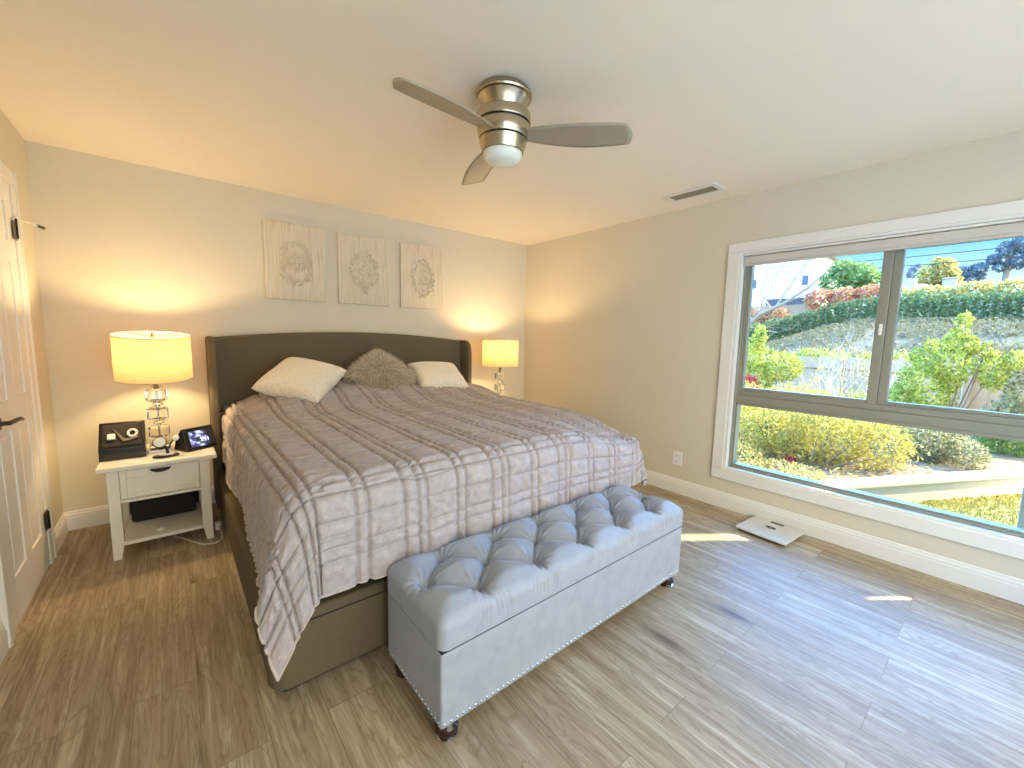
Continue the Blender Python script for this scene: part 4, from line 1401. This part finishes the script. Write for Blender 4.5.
# ------------------------------------------------------------------ ceiling fan
fx, fy = -2.165, -2.285
fan = empty('ceiling_fan', (fx, fy, H), 'brushed nickel three blade ceiling fan with frosted light', 'ceiling fan')
nk = M['brushed_nickel']
cn = MB().lathe([(0.114, H), (0.120, H - .010), (0.128, H - .020), (0.129, H - .028), (0.126, H - .034), (0.116, H - .037), (0.104, H - .052), (0.088, H - .080), (0.080, H - .102)], 64, (fx, fy, 0)).build('canopy', nk, fan, smooth=True, angle=25)
MB().lathe([(0.070, H - .095), (0.116, H - .098), (0.124, H - .104), (0.125, H - .140), (0.1235, H - .143)], 64, (fx, fy, 0)).build('motor_cap', nk, fan, smooth=True, angle=30)
MB().lathe([(0.117, H - .143), (0.117, H - .151)], 64, (fx, fy, 0)).build('band', M['black_plastic'], fan, smooth=True, angle=30)
MB().lathe([(0.120, H - .151), (0.1205, H - .154), (0.1115, H - .206), (0.110, H - .208)], 64, (fx, fy, 0)).build('motor_housing', nk, fan, smooth=True, angle=30)
MB().lathe([(0.105, H - .208), (0.105, H - .216)], 64, (fx, fy, 0)).build('band', M['black_plastic'], fan, smooth=True, angle=30)
MB().lathe([(0.109, H - .216), (0.108, H - .220), (0.095, H - .266), (0.091, H - .268), (0.087, H - .260)], 64, (fx, fy, 0)).build('light_ring', nk, fan, smooth=True, angle=30)
MB().lathe([(0.088, H - .260), (0.089, H - .274), (0.083, H - .292), (0.065, H - .305), (0.036, H - .313), (0.004, H - .315)], 48, (fx, fy, 0)).build('light_dome', M['dome'], fan, smooth=True, angle=80)


def blade(ang):
    n_, k_ = 22, 9
    A = np.zeros((n_, k_, 3))
    for i in range(n_):
        t = i / (n_ - 1)
        rr_ = 0.085 + t * 0.466
        w_ = 0.070 + 0.075 * math.sin(min(1, t * 1.5) * PI / 2)
        w_ *= 1 - 0.16 * max(0, (t - .55) / .45) ** 2
        lead = 0.018 * math.sin(PI * t)
        for j in range(k_):
            s = (j / (k_ - 1) - .5)
            tip_cut = 0.022 * (1 - (2 * s) ** 2) * t ** 6
            A[i, j] = (rr_ + tip_cut + 0.03 * s * t, s * w_ + lead * 0.6, -0.004 * (2 * s) ** 2 - 0.026 * t)
    pit = Matrix.Translation((fx, fy, H - .188)) @ Matrix.Rotation(ang, 4, 'Z') @ Matrix.Rotation(R_(-14), 4, 'X')
    m = MB().grid(A)
    m.v = [tuple(pit @ Vector(q)) for q in m.v]
    b_ = m.build('blade', M['blade_grey'], fan, smooth=True, solid=0.007, angle=50)
    return b_


for a in (71, 190.5, 311):
    blade(R_(a))

# ------------------------------------------------------------------ bathroom scale
scl = empty('bathroom_scale', (-0.213, -2.896, 0), 'silver white bathroom scale on the floor against the baseboard', 'scale')
rs_ = Matrix.Translation((-0.190, -2.898, 0)) @ Matrix.Rotation(R_(-4), 4, 'Z')
def rrect(w, h, r, n=6):
    o = []
    for cx_, cy_, a0 in ((w / 2 - r, h / 2 - r, 0), (-w / 2 + r, h / 2 - r, 90), (-w / 2 + r, -h / 2 + r, 180), (w / 2 - r, -h / 2 + r, 270)):
        for k in range(n + 1):
            a = R_(a0 + 90 * k / n)
            o.append((cx_ + r * math.cos(a), cy_ + r * math.sin(a)))
    return o
def sprism(poly, z0, z1):
    m = MB().prism(poly, 2, z0, z1)
    m.v = [tuple(rs_ @ Vector(q)) for q in m.v]
    return m
sprism(rrect(.325, .325, .016), 0.018, 0.032).build('platform', M['scale_top'], scl, bevel=0.003)
sprism(rrect(.300, .300, .014), 0.006, 0.019).build('base_tray', M['black_plastic'], scl, bevel=0.002)
for sx in (-1, 1):
    for sy in (-1, 1):
        m = MB().lathe([(0.016, 0), (0.016, 0.008)], 14, (sx * .12, sy * .12, 0)); m.v = [tuple(rs_ @ Vector(q)) for q in m.v]
        m.build('foot', M['black_plastic'], scl, smooth=True)
sprism([(q[0] + .125, q[1]) for q in rrect(.030, .085, .003)], 0.0318, 0.0326).build('readout', M['lcd_dark'], scl)
m = MB()
ov = [(0.018 + .013 * math.cos(a), .028 * math.sin(a), 0.0325) for a in np.linspace(0, 2 * PI, 30, endpoint=False)]
m.tube([tuple(rs_ @ Vector(q)) for q in ov], 0.004, 6, closed=True)
m.build('oval_emblem', M['lcd_dark'], scl, smooth=True)

# ------------------------------------------------------------------ outside: unseen walls added to block and shape the sun, ground, garden
m = MB()
yw = F - .10
m.box(0.14, 1.03, yw, F, -0.6, 4.7); m.box(1.20, 2.10, yw, F, -0.6, 4.7); m.box(2.38, 3.30, yw, F, -0.6, 4.7)
m.box(1.03, 1.20, yw, F, -0.6, 1.10); m.box(1.03, 1.20, yw, F, 1.50, 4.7)        # small opening added to shape a sun patch
m.box(2.10, 2.38, yw, F, -0.6, .3); m.box(2.10, 2.38, yw, F, 2.72, 4.7)          # tall narrow opening added to shape the main sun patch
structure(m.build('sun_slot_wall', M['render_wall']), 'added plastered wall outside with slots that shape the sun', 'wall')
structure(MB().box(0.0, 0.95, F, 0.6, 2.46, 2.58).build('sun_block_eave', M['white_trim']), 'added roof eave blocking sun above the garden window', 'eave')  # unseen eave added to keep direct sun off the upper panes
structure(MB().box(0.14, 0.55, F - 3.3, F - .10, -0.6, 6.0).build('sun_block_wall', M['render_wall']), 'added tall plastered wall blocking sun from the rear fill window', 'wall')  # unseen wall added to keep direct sun out of the rear window


def wall_line(x):
    return -2.72 - (x - 1.6) * 0.519


def ground_z(x, y):
    bedside = sm((y - (wall_line(x) + 0.02)) / 0.02 + 1)
    low = -0.36
    base = low + bedside * 0.22
    t = sm((x - 10.5) / 13.5)
    side = 1 - 0.50 * sm((y - 1.0) / 4.5)
    z = base + (2.45 - base) * t * side
    z = z + sm((x - 26) / 16) * 3.0
    return z + np.where(x > 9.5, 0.12 * (vnoise(x * 0.8, y * 0.8, 77) - 0.5), 0)


gxs = np.concatenate([np.linspace(0.14, 9.5, 150), np.linspace(9.7, 90, 120)])
gys = np.linspace(-30, 40, 220)
gys = np.sort(np.concatenate([gys, np.linspace(-6, 1, 120)]))
GX, GY = np.meshgrid(gxs, gys, indexing='ij')
GZ = ground_z(GX, GY)
near = GX[:, 0] <= 9.7
Pn = np.stack([GX, GY, GZ], axis=2)
structure(MB().grid(Pn[near]).build('ground', M['soil'], smooth=True, angle=180), 'dry planting bed soil outside the window', 'ground')
structure(MB().grid(Pn[gxs >= 9.6]).build('hillside', M['hill'], smooth=True, angle=180), 'dry scrubby hillside rising behind the wooden fence', 'hillside')
structure(MB().box(-30, 0.14, -40, F - .14, -0.5, -0.10).build('bounce_patio', M['patio']), 'added pale concrete patio bouncing light in through the rear window', 'ground')  # unseen pale slab added to bounce light onto the ceiling
# lawn in front of the retaining wall
poly = [(1.2, wall_line(1.2) - .06), (9.0, wall_line(9.0) - .06), (9.0, -9.0), (0.16, -9.0), (0.16, -3.0)]
structure(MB().prism(poly, 2, -0.36, -0.345).build('lawn', M['lawn']), 'sunlit lawn in front of the low concrete wall', 'lawn')
n_g = 26000
gx_ = rng.uniform(1.6, 7.5, n_g); gy_ = wall_line(gx_) - .06 - rng.uniform(0, 1, n_g) ** 1.2 * 2.4
keep = gy_ > -4.68
gx_, gy_ = gx_[keep], gy_[keep]
C = np.stack([gx_, gy_, np.full(len(gx_), -0.335)], axis=1)
go = fast_quads('grass', leaf_quads(C, 0.05, 0.22, 1.6), M['grass_blade'])
tag(go, 'short yellowish grass growing on the lawn', 'grass', kind='stuff')
# retaining wall
rw = empty('retaining_wall', (3.0, wall_line(3.0), -0.36), 'low concrete retaining wall between planting bed and lawn', 'garden wall')
ang = math.atan2(-0.519, 1)
rm = Matrix.Translation((1.2, wall_line(1.2), 0)) @ Matrix.Rotation(ang, 4, 'Z')
MB().box(0, 9, -0.06, 0.06, -0.42, -0.135, rm).build('wall_body', M['concrete'], rw)
MB().box(0, 9, -0.085, 0.10, -0.135, -0.085, rm).build('cap', M['concrete'], rw, bevel=0.01)

# leaning plank near the window
pl = MB().prism([(0.30, -0.36), (0.345, -0.36), (0.475, 0.62), (0.43, 0.62)], 1, -4.03, -3.985).build('leaning_plank', plain('plank_wood', srgb(196, 178, 150), 0.8, vary=0.12).m, None, bevel=0.003)
tag(pl, 'pale wooden plank leaning outside the lower window pane', 'plank')


# ------------------------------------------------------------------ fences
def fence(name, p0, p1, z0, z1, mat, label, board=0.14, posts=5, rails=(0.25, 0.72), seed=0):
    root = empty(name, ((p0[0] + p1[0]) / 2, (p0[1] + p1[1]) / 2, z0), label, 'fence')
    L = math.hypot(p1[0] - p0[0], p1[1] - p0[1])
    mt_ = Matrix.Translation((p0[0], p0[1], 0)) @ Matrix.Rotation(math.atan2(p1[1] - p0[1], p1[0] - p0[0]), 4, 'Z')
    rr_ = random.Random(seed)
    m = MB()
    k = 0.0
    while k < L - board * .5:
        zt = z1 + rr_.uniform(-.02, .02)
        m.box(k + .004, k + board - .006, -.009, .009, z0 - .12, zt, mt_)
        k += board
    m.build('board_panel', M[mat], root)
    for q in rails:
        z = z0 + (z1 - z0) * q
        MB().box(0, L, -.055, -.009, z - .045, z + .045, mt_).build('rail', M[mat], root)
    for i in range(posts):
        a = L * i / (posts - 1)
        MB().box(a - .05, a + .05, -.10, -.010, z0 - .2, z1 - .04, mt_).build('post', M[mat], root)
    return root


fence('wooden_fence', (9.0, 4.2), (9.0, -3.1), -0.12, 1.02, 'fence', 'weathered board fence at the bottom of the hillside', posts=5, seed=1, rails=(0.25, 0.80))
fence('wooden_fence', (7.4, -3.40), (8.1, -6.2), -0.12, 1.00, 'fence', 'pale grey board fence half hidden by the tall lime shrub', posts=3, seed=2, rails=(0.3, 0.85))
fence('tan_fence', (34, 16), (34, 5.6), 1.4, 4.3, 'tan_fence', 'orange tan board fence high on the slope below the white house', board=0.3, posts=6, seed=3)

# ------------------------------------------------------------------ planting
shrub('bush', (2.9, -2.50, -0.14), [(2.9, -1.95, .16, .5, .46, .36), (3.0, -2.5, .20, .5, .45, .36), (3.15, -2.95, .15, .42, .33, .32), (3.4, -2.2, .35, .5, .5, .36), (2.75, -2.25, -.02, .3, .5, .2), (3.3, -1.5, .22, .5, .4, .34)],
      15000, 0.038, 'leaf_yellow', 'yellow green bush with several bare trunks in the lower pane', 'bush', stems=9, stem_r=0.016)
shrub('bush', (4.15, -3.36, -0.14), [(4.2, -3.25, .06, .36, .30, .26), (4.15, -3.62, .0, .30, .22, .22), (4.45, -3.30, .12, .35, .35, .25)],
      6500, 0.036, 'leaf_olive', 'greyish olive bush just behind the low concrete wall', 'bush', stems=5)
shrub('bush', (5.65, -4.0, -0.14), [(5.65, -3.95, .03, .36, .34, .26), (5.75, -4.35, .03, .34, .34, .26)],
      5200, 0.036, 'leaf_green', 'bright green clipped bush behind the concrete wall by the pane edge', 'bush', stems=3)
shrub('bush', (4.6, -1.3, -0.14), [(3.7, -1.0, .10, .6, .5, .40), (4.3, -0.8, .25, .7, .6, .45), (4.7, -1.6, .25, .7, .6, .45), (5.0, -2.4, .2, .6, .5, .42), (4.4, -0.1, .2, .6, .6, .42)],
      12000, 0.045, 'leaf_yellow', 'spreading light green bush behind the yellow bush', 'bush', stems=6)
shrub('tall_shrub', (5.6, -3.35, -0.14), [(5.5, -3.05, .70, .42, .34, .50), (5.6, -3.30, 1.05, .34, .26, .36), (5.6, -3.36, 1.66, .10, .10, .22), (5.6, -3.28, 1.40, .16, .14, .16), (5.6, -3.46, 1.36, .14, .10, .16), (5.65, -3.72, 1.0, .32, .16, .30), (5.6, -3.90, 1.16, .14, .10, .16), (5.5, -2.85, .35, .35, .25, .45), (5.75, -3.06, 1.34, .14, .10, .14), (5.6, -2.92, 1.18, .12, .10, .14), (5.6, -3.62, 1.28, .1, .08, .14)],
      6200, 0.058, 'leaf_lime', 'tall lime green shrub in the fixed upper pane', 'shrub', stems=7, stem_r=0.014)
shrub('tall_shrub', (6.2, -4.2, -0.14), [(6.2, -4.1, .8, .5, .32, .6), (6.2, -4.4, 1.15, .45, .35, .4), (6.1, -4.0, .25, .45, .4, .4)],
      6000, 0.055, 'leaf_olive', 'dusty green shrub growing over the pale grey fence', 'shrub', stems=5)
shrub('young_tree', (6.2, -0.40, -0.14), [(6.2, -0.42, .55, .45, .38, .45), (6.2, -0.30, 1.05, .3, .28, .40), (6.2, -0.45, 1.45, .16, .14, .28), (6.3, -0.9, .85, .45, .35, .30)],
      5200, 0.058, 'leaf_lime', 'yellow green young tree before the weathered fence', 'tree', stems=5)
shrub('flowering_shrub', (5.5, -0.75, -0.14), [(5.5, -0.62, .35, .25, .2, .22), (5.6, -0.52, .55, .2, .15, .15)], 420, 0.075, 'petal_red', 'red flowering shrub low beside the window frame', 'shrub', stems=3)
shrub('flowers', (3.0, -1.46, -0.14), [(3.0, -1.46, -.05, .10, .08, .07)], 90, 0.05, 'petal_red', 'red flowers low down next to the lower pane frame', 'flowers', stems=2, stem_r=.006)
shrub('flowers', (2.45, -2.22, -0.14), [(2.45, -2.25, -.10, .10, .08, .05)], 60, 0.045, 'petal_red', 'small red flowers at the foot of the yellow bush', 'flowers', stems=2, stem_r=.006)
shrub('groundcover_shrub', (2.2, -2.0, -0.14), [(2.1, -1.75, -.08, .45, .35, .16), (2.45, -1.55, -.02, .4, .4, .22), (1.95, -2.35, -.12, .4, .4, .10)],
      4200, 0.034, 'leaf_gold', 'low golden shrub in the near corner of the lower pane', 'shrub', stems=0)
tr_ = MB()
for (y0_, y1_, x1_, z1_) in ((-2.40, -2.10, 2.62, .10), (-2.44, -2.46, 2.6, .18), (-2.50, -2.74, 2.62, .12), (-2.55, -2.98, 2.7, .05), (-2.36, -1.92, 2.66, .02)):
    tr_.tube([(2.52, y0_, -.17), (2.54, y0_ * .6 + y1_ * .4, -.06), (x1_, y1_, z1_)], [.013, .011, .006], 6)
tr_.build('trunk', M['bark'], bpy.data.objects['bush'], smooth=True)
# agave-like rosette
ag = empty('agave', (3.4, -1.66, -0.14), 'blue green spiky rosette plant in front of the yellow bush', 'plant')
m = MB()
for k in range(46):
    a = k * 2.399
    el = R_(15 + 70 * (k / 46))
    L = 0.34
    d = Vector((math.cos(a) * math.cos(el), math.sin(a) * math.cos(el), math.sin(el)))
    s = Vector((-math.sin(a), math.cos(a), 0)) * 0.022
    b = Vector((3.4, -1.66, -0.12))
    m.add([b - s, b + s, b + d * L * .6 + s, b + d * L, b + d * L * .6 - s, b + d * L * .3 - Vector((0, 0, .015))], [(0, 1, 2, 3, 4), (0, 5, 1), (1, 5, 2), (5, 3, 2), (5, 4, 3), (0, 4, 5)])
m.build('leaf', M['leaf_bluegreen'], ag)
# low mixed ground planting
C = np.stack([rng.uniform(1.6, 8.6, 5200), rng.uniform(-3.4, 3.0, 5200), np.zeros(5200)], axis=1)
C = C[C[:, 1] > wall_line(C[:, 0]) + 0.15]
C[:, 2] = -0.14 + rng.uniform(0, 1, len(C)) ** 2 * 0.28 * (0.3 + vnoise(C[:, 0] * 1.4, C[:, 1] * 1.4, 5))
tag(fast_quads('ground_cover', leaf_quads(C, 0.07, 0.5, 0.6), M['leaf_gold']), 'low golden ground cover plants in the planting bed', 'ground cover', kind='stuff')

# bare twiggy bush before the fence
for (bx_, by_, n_, lab) in ((6.7, -1.75, 26, 'pale bare twiggy bush before the weathered fence'), (7.0, -2.45, 18, 'pale bare twigs beside the window mullion')):
    tw = empty('bare_bush', (bx_, by_, -0.14), lab, 'bush')
    m = MB()
    for k in range(n_):
        d = Vector((rng.normal() * .35, rng.normal() * .42, 1.2))
        branches(m, (bx_ + rng.normal() * .12, by_ + rng.normal() * .12, -0.16), d, random.uniform(.65, 1.05), 0.013, 3, 0.42, 2, 0.28)
    m.build('twigs', M['pale_twig'], tw)
    C, o_ = lobes_points([(bx_, by_, .7, .5, .5, .7)], 260)
    fast_quads('foliage', leaf_quads(C, 0.06), M['leaf_gold'], tw, (bx_, by_, -0.14))

# low lime hedge seen above the fence
shrub('low_hedge', (9.9, 0.4, -0.1), [(9.9, 2.4, .75, .4, 1.0, .42), (9.9, .9, .80, .4, 1.0, .42), (10.0, -.6, .80, .4, 1.0, .44), (10.0, -2.0, .82, .4, .9, .40)],
      3800, 0.11, 'leaf_lime', 'row of lime green shrubs along the top of the weathered fence', 'hedge', stems=0)
# scrub on the hillside (uncountable)
C = np.stack([rng.uniform(10.5, 23.7, 34000), rng.uniform(-9, 7, 34000), np.zeros(34000)], axis=1)
dens = vnoise(C[:, 0] * 0.7, C[:, 1] * 1.0, 55) + 0.35 * vnoise(C[:, 0] * 2, C[:, 1] * 2, 57)
C = C[dens > 0.36]
C[:, 2] = ground_z(C[:, 0], C[:, 1]) + rng.uniform(0, .22, len(C))
tag(fast_quads('scrub', leaf_quads(C, 0.15, 0.35, 0.6), M['scrub']), 'dry scrub growing on the hillside', 'scrub', kind='stuff')

# dark clipped hedge along the top of the hill, built of upright columns
hp = [(24.0, -14.0), (24.0, -8.0), (24.0, -4.0), (24.0, -1.5), (24.0, 0.6), (23.8, 2.4), (22.8, 4.0), (21.5, 5.2), (20.0, 6.4)]
ht = [(2.3, 3.85), (2.3, 3.75), (2.25, 3.65), (2.3, 3.72), (2.4, 3.80), (2.25, 3.40), (1.6, 2.80), (1.1, 2.35), (.8, 2.1)]
lob = []
for (a, b), (za, zb) in zip(zip(hp[:-1], hp[1:]), zip(ht[:-1], ht[1:])):
    L = math.hypot(b[0] - a[0], b[1] - a[1])
    k_ = max(2, int(L / 0.30))
    for i in range(k_):
        t = i / k_
        z0 = za[0] + (zb[0] - za[0]) * t; z1 = za[1] + (zb[1] - za[1]) * t
        lob.append((a[0] + (b[0] - a[0]) * t, a[1] + (b[1] - a[1]) * t, (z0 + z1) / 2 - .1, 5e-1, .30, (z1 - z0) / 2 + .22 + random.uniform(-.07, .07)))
shrub('tall_hedge', (24, -3, 2.2), lob, 38000, 0.13, 'leaf_hedge', 'long dark green hedge along the top of the hillside', 'hedge', stems=0)
shrub('red_hedge', (27, 2.6, 2.6), [(27, 3.8, 3.9, .8, .9, .75), (27, 2.6, 4.05, .8, .9, .6), (27, 1.4, 4.15, .8, .9, .55)], 2600, 0.22, 'leaf_red', 'red leaved shrubs above the dark hedge left of the mullion', 'shrub', stems=0)
shrub('red_hedge', (26.5, -0.4, 2.8), [(26.5, .2, 3.95, .7, .8, .45), (26.5, -1.0, 4.0, .7, .8, .42), (26.5, -2.4, 4.05, .7, .8, .45), (26.5, -3.8, 4.0, .7, .9, .5)], 2600, 0.2, 'leaf_gold', 'golden shrubs topping the dark hedge right of the mullion', 'shrub', stems=0)
shrub('rust_shrub', (31, 8.2, 1.6), [(31, 9.2, 3.0, .9, 1.3, 1.1), (31, 7.4, 3.1, .9, 1.0, .8)], 1900, 0.22, 'leaf_rust', 'rust coloured shrub in front of the orange tan fence', 'shrub', stems=0)
shrub('garden_tree', (32, 3.7, 2.5), [(32, 4.2, 5.6, 1.0, 1.1, 1.0), (32, 3.2, 5.9, 1.0, 1.2, .9), (32, 4.0, 6.4, .8, .8, .7), (32, 2.5, 5.4, .8, .8, .8)], 2800, 0.26, 'leaf_tree', 'green leafy tree in front of the white house', 'tree', stems=4, stem_r=.1)

# bare grey branching tree, left upper pane
bt = empty('bare_tree', (9.6, 1.6, -0.1), 'bare grey tree spreading branches across the sliding pane', 'tree')
m = MB()
m.tube([(9.6, 1.6, -.2), (9.5, 1.4, .8), (9.3, 1.1, 1.7), (9.0, .6, 2.1), (8.8, .0, 2.35), (8.7, -.6, 2.75), (8.7, -.9, 3.1)], [.07, .065, .06, .05, .04, .026, .015], 8)
for (p, d, L, r_) in (((9.0, .6, 2.1), (0, .3, 1), 1.0, .03), ((8.9, .2, 2.3), (0, -.55, .8), 1.3, .026), ((8.8, .0, 2.35), (0, -.7, .2), .9, .022), ((9.3, 1.1, 1.75), (0, .1, 1), 1.2, .03),
                      ((9.0, .5, 2.12), (0, .9, .35), 1.0, .026), ((9.1, .8, 1.95), (0, .5, .8), 1.4, .024), ((8.8, -.2, 2.5), (0, .2, 1), 1.1, .02), ((9.2, 1.0, 1.8), (0, -.8, -.1), .9, .02), ((9.0, .6, 2.1), (0, -.2, 1), 1.5, .024), ((9.1, .9, 1.9), (0, .7, .1), 1.0, .024), ((8.9, .3, 2.2), (0, .5, 1), 1.3, .022), ((8.75, -.5, 2.65), (0, -.6, .6), .8, .018)):
    branches(m, p, d, L, r_, 3, 0.5, 3, 0.12)
m.build('branch', M['grey_bark'], bt, smooth=True)

# houses on the hill
hz = empty('white_house', (50, 13, 5), 'white stuccoed house up the hill behind bare branches', 'house')
MB().box(48, 56, 9.8, 21, 3.5, 10.6).build('wall', M['stucco_house'], hz)
MB().prism([(9.3, 10.6), (21.5, 10.6), (15.4, 12.6)], 0, 47.5, 56.5).build('roof', M['roof_tile'], hz)
wf = MB().box(47.94, 48.02, 10.25, 11.0, 7.3, 8.5).build('window', M['stucco_house'], hz)
MB().box(47.92, 47.96, 10.35, 10.9, 7.4, 8.4).build('pane', M['house_window'], wf)
wf = MB().box(47.94, 48.02, 15.2, 16.6, 7.3, 8.5).build('window', M['stucco_house'], hz)
MB().box(47.92, 47.96, 15.3, 16.5, 7.4, 8.4).build('pane', M['house_window'], wf)
bw = B('board_wall', 45.5, 45.7, 8.9, 13.3, 3.2, 5.9, M['dark_boards'], None, bevel=0)
tag(bw, 'dark grey board wall below the white house', 'wall')
hr = empty('bungalow', (40, 2.0, 3), 'low bungalow with pale tiled roof behind the dark hedge', 'house')
MB().box(39, 44, -.2, 3.6, 3, 5.0).build('wall', M['stucco_tan'], hr)
MB().add([(38.6, -.6, 4.95), (38.6, 4.0, 4.95), (44.4, 4.0, 4.95), (44.4, -.6, 4.95), (41.5, .9, 6.1), (41.5, 2.5, 6.1)], [(0, 1, 5, 4), (1, 2, 5), (2, 3, 4, 5), (3, 0, 4), (0, 3, 2, 1)]).build('roof', M['roof_tile'], hr)
MB().box(40.6, 41.2, 1.35, 2.0, 5.4, 6.5).build('chimney', M['stucco_tan'], hr)
cm = empty('chimney', (36, -.8, 3), 'square stucco chimney standing above the golden shrubs', 'chimney')
MB().box(35.7, 36.4, -1.12, -.48, 2.8, 5.7).build('stack', M['stucco_tan'], cm, bevel=0.02)
MB().box(35.65, 36.45, -1.17, -.43, 5.7, 5.8).build('cap', M['stucco_tan'], cm, bevel=0.02)
hr2 = empty('house', (31, -5, 3), 'house with long grey roof beside the window edge', 'house')
MB().box(30.3, 36, -9, -2.4, 2.6, 4.1).build('wall', M['stucco_tan'], hr2)
MB().prism([(29.8, 4.05), (36.5, 4.05), (33.1, 5.0)], 1, -9.4, -2.0).build('roof', M['roof_tile'], hr2)
shrub('garden_tree', (45, .6, 4), [(45, 1.1, 7.0, 1.0, .9, 1.1), (45, .3, 7.3, 1.0, .8, 1.2), (45, -.2, 6.6, .9, .6, 1.0), (45, .75, 8.1, .6, .4, .45)], 2400, 0.3, 'leaf_gold', 'golden green tree behind the stucco chimney', 'tree', stems=3, stem_r=.1)


def far_tree(base, lobes, n, size, label, stem):
    root = empty('far_tree', base, label, 'tree', 'dark trees on the skyline')
    C, o_ = lobes_points(lobes, n)
    fast_quads('crown', leaf_quads(C, size, .6, .1, o_), M['leaf_dark'], root, base)
    m = MB()
    m.tube([base, (base[0], base[1], stem * .6 + base[2] * .4), (base[0], base[1] + .1, stem)], [.35, .25, .1], 8)
    for l in lobes:
        m.tube([(base[0], base[1], l[2] - l[5] * 1.2), (l[0], l[1], l[2])], [.14, .05], 5)
    m.build('trunk', M['bark'], root)
    return root


far_tree((70, .5, 5.3), [(70, .9, 10.2, 1.2, 1.0, .8), (70, -.3, 10.4, 1.2, .9, .8), (70, .2, 9.6, 1.2, 1.3, .7)], 1800, .26, 'round dark tree on the skyline behind the stucco chimney', 10)
far_tree((70, -2.5, 5.3), [(70, -1.4, 11.4, 1, .6, .7), (70, -2.3, 12.4, 1.2, .9, 1.0), (70, -3.4, 12.8, 1.2, 1.1, 1.2), (70, -3.4, 10.9, 1.2, 1.0, .8), (70, -2.0, 10.5, 1, .7, .6), (70, -4.6, 11.8, 1.2, 1.2, 1.6)], 3800, .26, 'tall dark tree on the skyline at the window edge', 13)
far_tree((62, 4.0, 5.3), [(62, 4.0, 9.3, 1, .8, 1.2), (62, 3.6, 8.2, 1, .8, .8)], 1100, .28, 'dark tree on the skyline just right of the mullion', 9)

# overhead lines
for (z0, z1, sag, lab) in ((9.2, 9.0, .5, 'uppermost overhead wire crossing the sky'), (8.5, 8.3, .4, 'middle overhead wire crossing the sky'), (7.9, 7.6, .4, 'lowest overhead wire crossing the sky')):
    pts = [(40, 16 - 30 * t, z0 + (z1 - z0) * t - sag * math.sin(PI * t)) for t in np.linspace(0, 1, 24)]
    o = MB().tube(pts, 0.028, 5).build('overhead_wire', M['wire_black'], None, smooth=True)
    tag(o, lab, 'wire', 'overhead wires')
